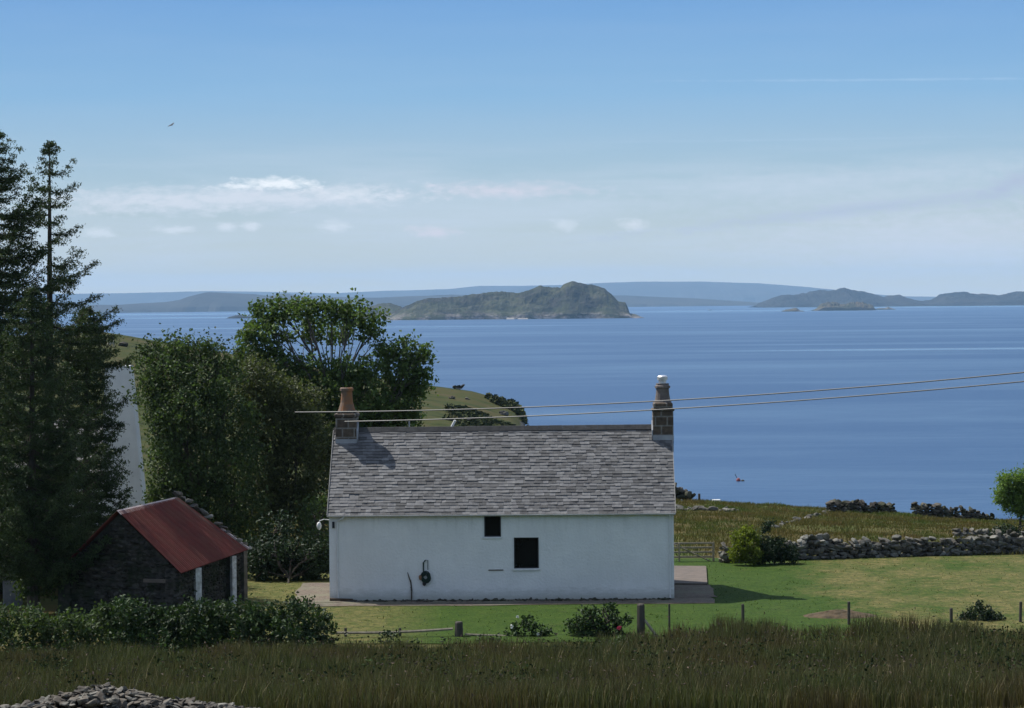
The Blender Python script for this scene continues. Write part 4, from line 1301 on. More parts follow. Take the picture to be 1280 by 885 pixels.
# gutter and downpipes
M_gut = mat('gutter_paint', (0.50, 0.50, 0.49), (0.40, 0.40, 0.39), scale=3, rough=0.6)
b = MB(); sides = 8; V = []
gy, gzz, gr = -0.19, EZ - 0.11, 0.06
for x in (-HW - 0.06, HW + 0.06):
    for k in range(sides + 1):
        a = math.pi + math.pi * k / sides
        V.append([x, gy + gr * math.cos(a), gzz + gr * math.sin(a)])
    for k in range(sides, -1, -1):
        a = math.pi + math.pi * k / sides
        V.append([x, gy + (gr - .006) * math.cos(a), gzz + .004 + (gr - .006) * math.sin(a)])
n = 2 * (sides + 1)
b.add(V, [np.array([[i, n + i, n + (i + 1) % n, (i + 1) % n] for i in range(n)])])
b.add([V[i] for i in range(n)], np.array([list(range(n))]))
b.add([V[n + i] for i in range(n)], np.array([list(range(n))[::-1]]))
b.build('gutter', M_gut, house, local=True, smooth=False)
b = MB()
b.tube([(lx_(431), -0.19, gzz - .05), (lx_(429), -0.17, gzz - .10), (lx_(423), -0.08, gzz - .20), (lx_(422), -0.05, gzz - .30), (lx_(422), -0.05, 0.05)], 0.033, 8)
b.build('downpipe', M_frame, house, local=True)
b = MB()
b.tube([(lx_(838), -0.19, gzz - .05), (lx_(838), -0.10, gzz - .16), (lx_(838), -0.05, gzz - .25), (lx_(838), -0.05, 0.05)], 0.033, 8)
b.build('downpipe', M_frame, house, local=True)
# vent and brackets
MB().bevbox(lx_(415.5), lx_(418.5), -0.05, 0.0, lz_(659), lz_(651), .008).build('vent', M_frameb, house, local=True)
# lamp on the gable corner
b = MB(); lxx = -HW
b.tube([(lxx, 0.12, lz_(649)), (lxx - 0.2, 0.08, lz_(648)), (lxx - 0.36, 0.05, lz_(650)), (lxx - 0.38, 0.05, lz_(653))], 0.018, 6)
la = b.build('outside_lamp', M_frame, house, local=True)
MB().lathe(lxx - 0.385, 0.05, [(0.03, lz_(651.5)), (0.07, lz_(652.5)), (0.09, lz_(655)), (0.085, lz_(658)), (0.05, lz_(660.5)), (0.01, lz_(661.5))], 12).build('shade', M_frame, la, local=True, smooth=True)

# chimneys
def stackmat(name, c1, c2, cm):
    m = bpy.data.materials.new(name); m.use_nodes = True
    t = NT(m.node_tree); tcn = t.n('ShaderNodeTexCoord')
    x, y, z = t.sep(tcn.outputs['Object'])
    v = t.comb(t.m('ADD', x, t.m('MULTIPLY', y, 1.0)), z, 0)
    br = t.n('ShaderNodeTexBrick')
    t.l(v, br.inputs['Vector'])
    br.inputs['Scale'].default_value = 1.0
    br.inputs['Brick Width'].default_value = 0.46; br.inputs['Row Height'].default_value = 0.36
    br.inputs['Mortar Size'].default_value = 0.034; br.inputs['Mortar Smooth'].default_value = 0.3
    br.inputs['Color1'].default_value = (*c1, 1); br.inputs['Color2'].default_value = (*c2, 1); br.inputs['Mortar'].default_value = (*cm, 1)
    n = t.noise(tcn.outputs['Object'], 7, 5, .6)
    col = t.mix(0.6, br.outputs[0], t.ramp(n, [(0.3, (0.4, 0.4, 0.4)), (0.7, (1.5, 1.45, 1.4))]), 'MULTIPLY')
    b_ = t.n('ShaderNodeBsdfPrincipled'); t.l(col, b_.inputs['Base Color']); b_.inputs['Roughness'].default_value = .9
    bn = t.n('ShaderNodeBump'); bn.inputs['Strength'].default_value = .7; bn.inputs['Distance'].default_value = .02
    t.l(t.m('SUBTRACT', t.noise(tcn.outputs['Object'], 12, 4, .6), t.m('MULTIPLY', br.outputs['Fac'], 0.5)), bn.inputs['Height']); t.l(bn.outputs[0], b_.inputs['Normal'])
    o_ = t.n('ShaderNodeOutputMaterial'); t.l(b_.outputs[0], o_.inputs[0])
    return m


M_stk = stackmat('chimney_stonework', (0.075, 0.056, 0.042), (0.11, 0.082, 0.058), (0.20, 0.185, 0.165))
M_lead = mat('lead_flashing', (0.38, 0.39, 0.41), (0.28, 0.29, 0.31), scale=3, rough=0.6)
M_pot = mat('clay_pot', (0.30, 0.13, 0.05), (0.20, 0.12, 0.075), scale=3, rough=0.85, bump=.3, c3=(0.17, 0.125, 0.095), s3=2.5)
M_pot2 = mat('grey_clay_pot', (0.20, 0.17, 0.15), (0.13, 0.11, 0.10), scale=3, rough=0.85, bump=.3)
M_cowl = mat('bright_metal', (0.75, 0.76, 0.78), (0.6, 0.6, 0.62), scale=4, rough=0.35, metal=0.6)
KC = F / 102.85


def cx_(px): return (px - 627.3) / KC + 0.0
def cz_(py, px): return CAMZ - 102.6 * (py - (HOR + (640 - px) * 0.0087)) / F


YC = DEP / 2
# left
xl0, xl1 = -HW + 0.06, cx_(445.5)
zt = cz_(514, 432)
cl = MB(); cl.bevbox(xl0, xl1, YC - 0.52, YC + 0.52, RZ - 1.0, zt - 0.24, 0.02)
cl.bevbox(xl0 - .05, xl1 + .05, YC - .57, YC + .57, zt - 0.24, zt - 0.10, 0.03)
cl.bevbox(xl0 + .05, xl1 - .05, YC - .45, YC + .45, zt - 0.10, zt, 0.03)
c_o = cl.build('chimney', M_stk, house, local=True)
tag(c_o, 'left chimney of brown stone with an orange clay pot')
pz = cz_(485, 432) - zt
pcx = (xl0 + xl1) / 2
MB().lathe(pcx, YC, [(0.34, zt), (0.31, zt + .09), (0.245, zt + pz * .36), (0.225, zt + pz * .6), (0.22, zt + pz * .84), (0.265, zt + pz * .86), (0.265, zt + pz * .96), (0.23, zt + pz), (0.17, zt + pz), (0.16, zt + pz - .2)], 16).build('chimney_pot', M_pot, c_o, local=True, smooth=False)
fl = MB()
fs = 0.52 + .006
zb_ = RZ - (0.53) * math.tan(ang)
fl.box(xl0 - .01, xl1 + .05, YC - .56, YC - .526, zb_ - .03, zb_ + .16)
fl.hexa([(xl1 + .004, YC - .56, zb_ - .05), (xl1 + .06, YC - .56, zb_ - .05), (xl1 + .06, YC - .1, RZ + .02), (xl1 + .004, YC - .1, RZ + .02),
         (xl1 + .004, YC - .56, zb_ + .50), (xl1 + .06, YC - .56, zb_ + .50), (xl1 + .06, YC - .1, RZ + .32), (xl1 + .004, YC - .1, RZ + .32)])
fl.build('flashing', M_lead, c_o, local=True)
# right
xr0, xr1 = cx_(815.5), cx_(841.0)
zt = cz_(503, 828)
cr_ = MB(); cr_.bevbox(xr0, xr1, YC - 0.50, YC + 0.50, RZ - 1.0, zt - 0.34, 0.02)
cr_.bevbox(xr0 - .045, xr1 + .045, YC - .55, YC + .55, zt - 0.34, zt - 0.24, 0.03)
cr_.bevbox(xr0 + .02, xr1 - .02, YC - .48, YC + .48, zt - 0.24, zt, 0.05)
c_o = cr_.build('chimney', M_stk, house, local=True)
tag(c_o, 'right chimney with pale pointing and a grey pot under a silver cowl')
pcx = (xr0 + xr1) / 2 
z1 = cz_(479.5, 828) - zt
MB().lathe(pcx, YC, [(0.35, zt), (0.30, zt + .09), (0.255, zt + z1 * .5), (0.25, zt + z1 * .72), (0.30, zt + z1 * .76), (0.30, zt + z1 * .86), (0.25, zt + z1 * .9), (0.25, zt + z1), (0.17, zt + z1)], 16).build('chimney_pot', M_pot2, c_o, local=True, smooth=False)
zc = zt + z1
MB().lathe(pcx, YC, [(0.15, zc - .02), (0.15, zc + .12), (0.20, zc + .13), (0.205, zc + .26), (0.16, zc + .30), (0.05, zc + .32)], 16).build('cowl', M_cowl, c_o, local=True, smooth=False)
fl = MB()
zb_ = RZ - 0.51 * math.tan(ang)
fl.box(xr0 - .05, xr1 + .01, YC - .54, YC - .506, zb_ - .03, zb_ + .20)
fl.hexa([(xr0 - .05, YC - .54, zb_ - .05), (xr0 - .004, YC - .54, zb_ - .05), (xr0 - .004, YC - .1, RZ + .02), (xr0 - .05, YC - .1, RZ + .02),
         (xr0 - .05, YC - .54, zb_ + .40), (xr0 - .004, YC - .54, zb_ + .40), (xr0 - .004, YC - .1, RZ + .26), (xr0 - .05, YC - .1, RZ + .26)])
fl.build('flashing', M_lead, c_o, local=True)
# small tilted white vent on the ridge
a = (cx_(562), YC + .25, RZ - .05); c_ = (cx_(568), YC + .2, RZ + .30)
MB().tube([a, c_], 0.05, 8).build('vent_pipe', M_frame, house, local=True)
MB().tube([(cx_(510), YC + .3, RZ - .05), (cx_(510), YC + .3, RZ + .28)], 0.03, 6).build('vent_pipe', M_lead, house, local=True)

# hanging basket bracket with plant; climbing stem; debris at the wall foot
root = empty('wall_hanger', Vector((0, 0, 0)))
hl = lambda px, y, py: (Matrix.Translation((hp.x, hp.y, 0)) @ Matrix.Rotation(ROTH, 4, 'Z')) @ Vector((lx_(px), y, lz_(py)))
root.location = hl(531, -0.1, 730)
tag(root, 'green hose reel hung from a metal bracket on the white wall', 'hose reel')
M_iron = mat('green_iron', (0.03, 0.06, 0.045), (0.02, 0.035, 0.03), scale=5, rough=0.6)
b = MB(); b.tube([hl(529.5, -.05, 718), hl(529.5, -.05, 703), hl(532, -.05, 700)], 0.028, 6); b.tube([hl(532, -.05, 700), hl(535, -.05, 700), hl(535, -.05, 712)], 0.014, 6)
b.build('bracket', M_iron, root)
b = MB()
for k in range(14):
    rr_ = 0.10 + 0.04 * (k % 3)
    c0 = hl(532 + rng.normal(0, .5), -.08 - .02 * (k % 4), 721 + rng.normal(0, 1.0))
    b.tube([c0 + Vector((math.cos(a_) * rr_, 0.01 * math.sin(a_ * 2), math.sin(a_) * rr_ * 1.1)) for a_ in np.linspace(0, 2 * math.pi, 14)], 0.016, 5)
b.build('hose_coil', M_iron, root)
M_tan = mat('tan_plastic', (0.35, 0.2, 0.11), (0.25, 0.14, 0.08), scale=5)
p0 = hl(526, -.08, 721.5); MB().lathe(p0.x, p0.y, [(0.03, p0.z - .10), (0.07, p0.z - .06), (0.08, p0.z + .04), (0.05, p0.z + .09)], 10).build('knob', M_tan, root)
p0 = hl(530.5, -.08, 729); MB().lathe(p0.x, p0.y, [(0.03, p0.z - .09), (0.07, p0.z - .04), (0.07, p0.z + .05)], 10).build('nozzle', M_frameb, root)

M_stem = mat('woody_stem', (0.10, 0.08, 0.06), (0.06, 0.05, 0.04), scale=8)
b = MB(); b.tube([hl(514, -.05, 751), hl(514.5, -.05, 738), hl(513.5, -.04, 728), hl(511.5, -.04, 722), hl(509.5, -.04, 715)], [.03, .028, .026, .022, .012], 6)
for k in range(6):
    b.tube([hl(514, -.05, 728 + k * 3), hl(514 + rng.normal(0, 2.2), -.06, 724 + k * 3)], .008, 4)
p0 = hl(514, -.05, 751)
tag(b.build('climbing_plant', M_stem, origin=tuple(p0)), 'thin bare climbing stem growing up the white wall left of the hose reel', 'climbing plant')

# timber and stones along the wall foot
M_oldwood = mat('old_wood', (0.13, 0.09, 0.06), (0.07, 0.05, 0.035), scale=6, stretch=(0.3, 1, 1), rough=0.9)
b = MB()
for k in range(260):
    px = rng.uniform(440, 842)
    p = hl(px, -0.10 - rng.uniform(0, .45), 751); s_ = rng.uniform(.03, .09)
    stone(b, (p.x, p.y, 0.03 + s_ * .3), (s_ * 1.3, s_, s_ * .7), .3)
tag(b.build('edging_stones', M_darkstone), kind='stuff')
pl = MB(); a_ = hl(412, -.16, 751); c_ = hl(441, -.16, 751)
pl.hexa([(a_.x, a_.y - .06, 0.03), (c_.x, c_.y - .06, 0.03), (c_.x, c_.y + .05, 0.03), (a_.x, a_.y + .05, 0.03), (a_.x, a_.y - .06, .16), (c_.x, c_.y - .06, .13), (c_.x, c_.y + .05, .13), (a_.x, a_.y + .05, .16)])
tag(pl.build('plank', M_oldwood, origin=(a_.x, a_.y, 0)), 'old brown plank lying at the foot of the white wall at its left end', 'plank')

# ------------------------------------------------------------------ shed
G0 = P(147, 641, 95.0); G1 = P(222, 624, 101.7)
E0 = P(225, 718, 94.2); E1 = P(309, 688.5, 100.8)
L0 = Vector((2 * G0.x - E0.x, 2 * G0.y - E0.y, E0.z - .1)); L1 = Vector((2 * G1.x - E1.x, 2 * G1.y - E1.y, E1.z - .1))
shed = empty('shed', (G0.x, G0.y, 0)); tag(shed, 'low stone byre with a rust-red corrugated roof beside the hedge', 'shed')
M_red = mat('red_oxide_sheet', (0.18, 0.050, 0.038), (0.125, 0.040, 0.033), scale=2.5, rough=0.75, c3=(0.155, 0.055, 0.04), s3=1.3, spec=0.15, bump=.4, bscale=9)


def corr(A, B, C, D_, off=0.03, up=0.06):
    """corrugated sheet: A-B ridge, D_-C eave; waves run from ridge to eave"""
    n = 300; V = []
    nrm = (B - A).cross(D_ - A).normalized()
    if nrm.z < 0: nrm = -nrm
    for j in range(2):
        for i in range(n + 1):
            u = i / n
            p = A.lerp(B, u) if j == 0 else D_.lerp(C, u)
            p = p + nrm * (0.036 * math.sin(u * 2 * math.pi * 52) + up)
            V.append(p)
    Vb = [p - nrm * 0.006 for p in V]
    Fq = [[i, i + 1, n + 2 + i, n + 1 + i] for i in range(n)]
    m_ = len(V)
    Fb = [[m_ + i, m_ + n + 1 + i, m_ + n + 2 + i, m_ + i + 1] for i in range(n)]
    return V + Vb, np.array(Fq + Fb)


b = MB()
V, Fq = corr(G0, G1, E1, E0); b.add([tuple(v) for v in V], Fq)
V, Fq = corr(G0, G1, L1, L0); b.add([tuple(v) for v in V], Fq)
b.build('roof', M_red, shed)
u_ = (G1 - G0).normalized()
M_flash = mat('faded_ridge_sheet', (0.48, 0.40, 0.37), (0.40, 0.30, 0.28), scale=3, rough=0.6)
b = MB()
dE = (E0 - G0).normalized(); dL = (L0 - G0).normalized()
a0, a1 = G0 - u_ * .1 + Vector((0, 0, .1)), G1 + Vector((0, 0, .1))
b.add([tuple(a0), tuple(a1), tuple(a1 + dE * .22), tuple(a0 + dE * .22), tuple(a1 + dL * .22), tuple(a0 + dL * .22)], [np.array([[0, 1, 2, 3], [0, 5, 4, 1]])])
b.add([tuple(Vector(v) - Vector((0, 0, .012))) for v in (a0, a1, a1 + dE * .22, a0 + dE * .22, a1 + dL * .22, a0 + dL * .22)], [np.array([[3, 2, 1, 0], [1, 4, 5, 0]])])
b.build('ridge_sheet', M_flash, shed)


def wall_core(pts, th, inward):
    """pts outline (ccw seen from outside), extruded inward"""
    n = len(pts)
    V = [tuple(p) for p in pts] + [tuple(p + inward * th) for p in pts]
    return V, [np.array([list(range(n))]), np.array([[n + i for i in range(n)][::-1]]), np.array([[i, n + i, n + (i + 1) % n, (i + 1) % n] for i in range(n)])]


def stonework(b, pts, size=0.2):
    """cover a vertical polygon (list of Vectors) with stones in rough courses"""
    A = pts[0]; d = (pts[1] - pts[0]); d.z = 0; L = d.length; d.normalize(); nr = Vector((d.y, -d.x, 0))
    poly = [((p - A).dot(d), p.z) for p in pts]

    def inside(s, z):
        c = False; j = len(poly) - 1
        for i in range(len(poly)):
            (x1, z1), (x2, z2) = poly[i], poly[j]
            if (z1 > z) != (z2 > z) and s < (x2 - x1) * (z - z1) / (z2 - z1) + x1: c = not c
            j = i
        return c
    smin = min(p[0] for p in poly); smax = max(p[0] for p in poly); zmin = min(p[1] for p in poly); zmax = max(p[1] for p in poly)
    z = zmin + .08
    while z < zmax:
        hs = rng.uniform(.4, .75) * size
        s = smin + rng.uniform(0, .15)
        while s < smax:
            w = rng.uniform(.6, 1.5) * size
            if inside(s, z + hs * .4):
                p = A + d * s - nr * 0.0
                stone(b, (p.x, p.y, z), (w * .62, size * .42, hs * .62), .07, math.atan2(d.y, d.x))
            s += w * 1.15
        z += hs * 1.12


def down(p, z=-0.3): return Vector((p.x, p.y, z))


inn = u_.copy(); inn.z = 0; inn.normalize()
b = MB()
gab = [down(L0), down(E0) - (E0 - G0) * 0.03, E0 - (E0 - G0) * 0.04 - Vector((0, 0, .03)), G0 - Vector((0, 0, .05)), L0 - Vector((0, 0, .03))]
gab = [p + inn * .15 for p in gab]
b.add(*wall_core(gab, 0.5, inn))
stonework(b, gab, .22)
# eaves wall with doorway
a0 = E0 + inn * .15 - (E0 - G0) * .05; a1 = E1 - (E1 - G1) * .04
out_n = Vector((inn.y, -inn.x, 0))
t0, t1 = 0.24, 0.78
dw = a1 - a0
ga = [down(a0), down(a0 + dw * t0), a0 + dw * t0 - Vector((0, 0, .04)), a0 - Vector((0, 0, .04))]
gb = [down(a0 + dw * t1), down(a1), a1 - Vector((0, 0, .04)), a0 + dw * t1 - Vector((0, 0, .04))]
for gg in (ga, gb):
    b.add(*wall_core(gg, 0.5, -out_n)); stonework(b, gg, .2)
# middle panel, set back
gm = [p - out_n * .18 for p in (down(a0 + dw * t0), down(a0 + dw * t1), a0 + dw * t1 - Vector((0, 0, .05)), a0 + dw * t0 - Vector((0, 0, .05)))]
b.add(*wall_core(gm, 0.3, -out_n)); stonework(b, gm, .17)
# rear gable and far eaves wall
rg = [down(E1), down(L1), L1 - Vector((0, 0, .03)), G1 + Vector((0, 0, .1)), E1 + Vector((0, 0, .05))]
b.add(*wall_core(rg, 0.45, -inn))
rw = [down(L1), down(L0), L0 - Vector((0, 0, .04)), L1 - Vector((0, 0, .04))]
b.add(*wall_core(rw, 0.45, out_n))
b.build('wall', mat('byre_stone', (0.075, 0.068, 0.06), (0.034, 0.032, 0.028), scale=5, rough=0.92, bump=0.6, bscale=14, island=0.5, c3=(0.03, 0.036, 0.022), s3=1.5, spec=0.1), shed)
# coping stones up the right verge
b = MB()
for k in range(15):
    t_ = k / 14
    p = (G1 + inn * .12).lerp(E1 + inn * .12, t_)
    s_ = 0.17 * rng.uniform(.7, 1.2)
    if rng.random() < .9:
        stone(b, (p.x, p.y, p.z + .12 + (0.05 if t_ < .7 else -.02)), (s_ * 1.3, s_ * 1.2, s_ * .6), .25)
b.build('coping_stones', M_stone, shed)
b = MB()
p0 = G1.lerp(E1, .62); p1 = E1 + (E1 - G1) * .02; up = Vector((0, 0, 1))
b.hexa([p0 + inn * .0 + up * .08, p1 + up * .08, p1 + inn * .14 + up * .08, p0 + inn * .14 + up * .08, p0 + up * .15, p1 + up * .15, p1 + inn * .14 + up * .15, p0 + inn * .14 + up * .15])
b.build('verge_board', M_flash, shed)


def post_box(c, d, w, t, z0, z1):
    """d unit direction along the width"""
    n = Vector((d.y, -d.x, 0)); pts = []
    for z in (z0, z1):
        for su, sv in ((-1, -1), (1, -1), (1, 1), (-1, 1)):
            q_ = c + d * su * w / 2 - n * sv * t / 2; pts.append((q_.x, q_.y, z))
    return pts


dwn = Vector((dw.x, dw.y, 0)).normalized()
M_wpost = mat('flaking_white_paint', (0.62, 0.63, 0.62), (0.34, 0.33, 0.30), scale=7, rough=0.7)
for tt in (t0 + .0, t1 - .0):
    c = a0 + dw * tt + out_n * .10
    MB().hexa(post_box(c, (dwn + Vector((.5, 0, 0))).normalized(), .30 if tt < .5 else .22, .12, -.3, c.z - .10)).build('door_post', M_wpost, shed)
p = P(193, 726, 94.2); g_in = -inn
MB().hexa(post_box(Vector((p.x, p.y, 0)), (E0 - L0).normalized().xy.to_3d().normalized(), .82, .14, p.z - .06, p.z + .06)).build('lintel', M_conc, shed)

# white building behind the trees
M_white2 = mat('aged_white_render', (0.82, 0.82, 0.80), (0.72, 0.72, 0.71), scale=1.0, rough=0.9, bump=.3)
wh = P(100, 735, 127); wh.z = 0
white = empty('white_building', wh); tag(white, 'white rendered house almost hidden behind the conifers, its tall tapering chimney showing', 'house')
c = MB()
pa, pb, pc, pd = P(131, 458, 126), P(162, 457, 126), P(185, 720, 126), P(125, 720, 126)
pts = [Vector((pd.x, 126, -.3)), Vector((pc.x, 126, -.3)), Vector((pc.x, 127.4, -.3)), Vector((pd.x, 127.4, -.3)), pa, pb, Vector((pb.x, 127.2, pb.z)), Vector((pa.x, 127.2, pa.z))]
c.hexa(pts); c.build('chimney', M_white2, white)
c = MB(); x0, x1 = pd.x - 9, pd.x + .3
for (x, s) in ((x1, 1), (x0, 0)):
    pp = [[x, 126.4, -.3], [x, 133, -.3], [x, 133, 3.0], [x, 129.7, 5.6], [x, 126.4, 3.0]]
    c.add(pp, np.array([[0, 1, 2, 3, 4]] if s else [[4, 3, 2, 1, 0]]))
c.add([[x0, 126.4, -.3], [x1, 126.4, -.3], [x1, 126.4, 3.0], [x0, 126.4, 3.0]], np.array([[0, 1, 2, 3]]))
c.add([[x0, 133, -.3], [x1, 133, -.3], [x1, 133, 3.0], [x0, 133, 3.0]], np.array([[3, 2, 1, 0]]))
c.build('wall', M_white2, white)
c = MB()
for s in (1, -1):
    y0 = 129.7 - s * 3.5
    c.hexa([(x0 - .1, y0, 2.85), (x1 + .1, y0, 2.85), (x1 + .1, 129.7, 5.65), (x0 - .1, 129.7, 5.65), (x0 - .1, y0, 2.97), (x1 + .1, y0, 2.97), (x1 + .1, 129.7, 5.77), (x0 - .1, 129.7, 5.77)])
c.build('roof', M_slate, white)
# white pillar at the left of the byre
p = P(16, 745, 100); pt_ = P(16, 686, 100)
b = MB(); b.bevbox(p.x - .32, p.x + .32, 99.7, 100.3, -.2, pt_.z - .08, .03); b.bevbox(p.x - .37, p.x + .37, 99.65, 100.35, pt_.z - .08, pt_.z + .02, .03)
M_pillar = mat('shade_toned_whitewash', (0.20, 0.20, 0.20), (0.12, 0.12, 0.125), scale=2)  # whitewash darkened in its colour to stand in for the conifers' shade
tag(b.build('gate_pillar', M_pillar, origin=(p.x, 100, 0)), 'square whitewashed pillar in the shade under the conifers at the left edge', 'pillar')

# ------------------------------------------------------------------ fences, gate, posts
M_wood = mat('weathered_wood', (0.32, 0.28, 0.21), (0.20, 0.175, 0.135), scale=6, stretch=(1, 1, .2), rough=0.9, bump=.4)
M_wood2 = mat('dark_post_wood', (0.09, 0.08, 0.065), (0.05, 0.045, 0.038), scale=6, stretch=(1, 1, .2), rough=0.9, bump=.4)
gateroot = empty('field_gate', tuple(P(872, 706, 114.2))); gateroot.location.z = 0
tag(gateroot, 'weathered wooden five-bar field gate between the cottage gable and the stone wall', 'gate')
gx0, gx1 = P(838, 690, 114.2).x, P(893, 690, 114.2).x
zt, zb0 = P(866, 679, 114.2).z, P(866, 703, 114.2).z
for k in range(5):
    z = zb0 + (zt - zb0) * (k / 4) ** 0.9
    MB().bevbox(gx0, gx1, 114.2, 114.235, z - .04, z + .04, .008).build('bar', M_wood, gateroot)
MB().bevbox(gx0, gx0 + .09, 114.15, 114.197, zb0 - .05, zt + .05, .01).build('stile', M_wood, gateroot)
MB().bevbox(gx1 - .09, gx1, 114.15, 114.197, zb0 - .05, zt + .05, .01).build('stile', M_wood, gateroot)
xm = P(849, 690, 114.2).x
MB().bevbox(xm - .035, xm + .035, 114.15, 114.197, zb0 - .05, zt + .02, .01).build('stile', M_wood, gateroot)
MB().tube([(gx0 + .1, 114.17, zt), (gx1 - .1, 114.17, zb0)], .03, 4).build('brace', M_wood, gateroot)


def post(label, px, ytop, D, wpx, m, hgt=None, group=None, lean=0.0, name='fence_post'):
    t_ = P(px, ytop, D); g_ = gzf(t_.x, D) - .1; w_ = wpx / (F / D) / 2
    b = MB()
    l_ = lean
    n_ = 8
    rings = [(g_, w_ * 1.05), (g_ + (t_.z - g_) * .5, w_), (t_.z - w_ * .3, w_ * .95), (t_.z, w_ * .75)]
    V = []; Fq = []
    for (z, r_) in rings:
        for k in range(n_):
            a_ = 2 * math.pi * (k + .5) / n_
            V.append([t_.x + l_ * (z - t_.z) + r_ * 1.05 * math.cos(a_), D + r_ * 1.05 * math.sin(a_), z])
    for i in range(3):
        for k in range(n_):
            Fq.append([i * n_ + k, i * n_ + (k + 1) % n_, (i + 1) * n_ + (k + 1) % n_, (i + 1) * n_ + k])
    b.add(V, [np.array(Fq), np.array([[3 * n_ + k for k in range(n_)]])])
    o_ = b.build(name, m, origin=(t_.x, D, g_))
    return tag(o_, label, 'post', group)


post('thick brown wooden post with a diagonal brace in front of the cottage right end', 801, 755, 90, 10, M_wood2, name='gate_post')
p0, p1 = P(805, 774, 90), P(822, 797, 89.7)
tag(MB().tube([p0, p1], .05, 6).build('brace_strut', M_wood, origin=tuple(p1)), 'diagonal wooden strut leaning against the thick brown post', 'strut')
post('short stout post with a pale cut top at the end of the rail fence', 573.5, 777, 90, 10.5, M_wood2, name='gate_post')
post('thin rusty stake just right of the thick brown post', 836.5, 755, 90.5, 2.6, M_wood2)
for (px, yt, D, wp, lab) in [(928.5, 755, 92, 4, 'slim fence post at the tip of the cottage shadow on the lawn'),
                             (1061, 752, 92, 3.6, 'slim fence post in front of the brown earth mound'),
                             (1189, 760, 92.3, 4, 'slim fence post left of the lone dark shrub'),
                             (1276, 752, 92.3, 3.6, 'slim leaning fence post at the right edge of the picture')]:
    post(lab, px, yt, D, wp, M_wood2, group='wire fence posts along the lawn', lean=0.03 if px > 1270 else 0.0)
for (px, yt, D, lab) in [(738.5, 824, 76, 'short dark stake in the rushes, farthest of the four'), (722, 836, 73.5, 'short dark stake in the rushes, second farthest of the four'),
                         (704, 851, 71, 'short dark stake in the rushes, second nearest of the four'), (684.5, 874, 67, 'short dark stake in the rushes, nearest, cut by the bottom edge')]:
    post(lab, px, yt, D, 5, M_wood2, group='stakes standing in the rushes', name='stake')
rf = empty('rail_fence', tuple(P(500, 800, 90))); rf.location.z = 0
tag(rf, 'low wooden rail fence of sagging grey rails running out of the rose hedge', 'fence')
for (xa, ya, xb2, yb, r_) in [(418, 791, 566, 786, .05), (428, 803, 560, 800, .045), (430, 811, 520, 812, .04)]:
    p0, p1 = P(xa, ya, 89.8), P(xb2, yb, 90)
    MB().tube([p0.lerp(p1, t_) + Vector((0, 0, -.05 * math.sin(t_ * math.pi))) for t_ in np.linspace(0, 1, 7)], r_, 6).build('rail', M_wood, rf)
for px in (432, 500):
    t_ = P(px, 785, 90.1)
    MB().tube([(t_.x, 90.1, -.2), (t_.x, 90.1, t_.z)], .05, 6).build('upright', M_wood2, rf)
p0, p1 = P(581, 793, 90), P(795, 797, 90)
tag(MB().tube([p0.lerp(p1, t_) + Vector((0, 0, -.04 * math.sin(t_ * math.pi))) for t_ in np.linspace(0, 1, 9)], .042, 6).build('fence_rail', M_wood, origin=tuple(p0)),
    'single long grey rail between the stout post and the thick brown post', 'fence rail')
# white trough on the skyline
p = P(895.5, 621.5, 184); g_ = gzf(p.x, 184)
b = MB(); b.bevbox(p.x - .28, p.x + .28, 183.8, 184.2, min(g_, p.z - .1) - .05, g_ + .30, .03)
tag(b.build('trough', M_frame, origin=(p.x, 184, g_)), 'small white box on the grassy skyline right of the rocky outcrop', 'trough')
post('tiny dark post on the skyline between the rocky outcrop and the white box', 874, 617, 184, 3, M_wood2)

# ------------------------------------------------------------------ overhead cables
M_cab = mat('cable_sheath', (0.075, 0.08, 0.085), (0.055, 0.06, 0.065), scale=3, rough=0.5, spec=0.5)
def cable(label, pts, r_):
    P3 = [P(*p_) for p_ in pts]
    # smooth through the points
    fine = []
    A = np.array([tuple(p_) for p_ in P3]); xsx = A[:, 0]; xx = np.linspace(xsx[0], xsx[-1], 60)
    cy = np.polyfit(xsx, A[:, 1], 2); cz = np.polyfit(xsx, A[:, 2], 2)
    for x in xx: fine.append(Vector((x, np.polyval(cy, x), np.polyval(cz, x))))
    o_ = MB().tube(fine, r_, 6).build('overhead_cable', M_cab, origin=tuple(P3[0]))
    return tag(o_, label, 'cable', 'overhead cables')


cab1 = cable('upper overhead cable running from the trees across the sea to the right edge', [(369, 514, 97.6), (530, 514.5, 95.5), (690, 509, 93.5), (838, 499.5, 92), (1280, 463.5, 87), (1500, 443, 84)], 0.022)
cab2 = cable('lower overhead cable running from the left chimney to the right edge', [(431, 526, 100.5), (585, 524, 98.5), (690, 519.5, 97), (838, 511, 95), (1280, 475, 90), (1500, 455, 87)], 0.022)
p = P(586, 525, 98.3)
MB().tube([p - Vector((.07, 0, 0)), p + Vector((.07, 0, 0))], .035, 8).build('joint_sleeve', M_frameb, cab2)

# ------------------------------------------------------------------ sheep, bird, buoy, boat
def find_ground(px, py, d0=300, d1=452):
    for Dt in np.arange(d0, d1, 1.0):
        pt = P(px, py, Dt)
        if pt.z <= gzf(pt.x, Dt): return pt
    return P(px, py, d1)


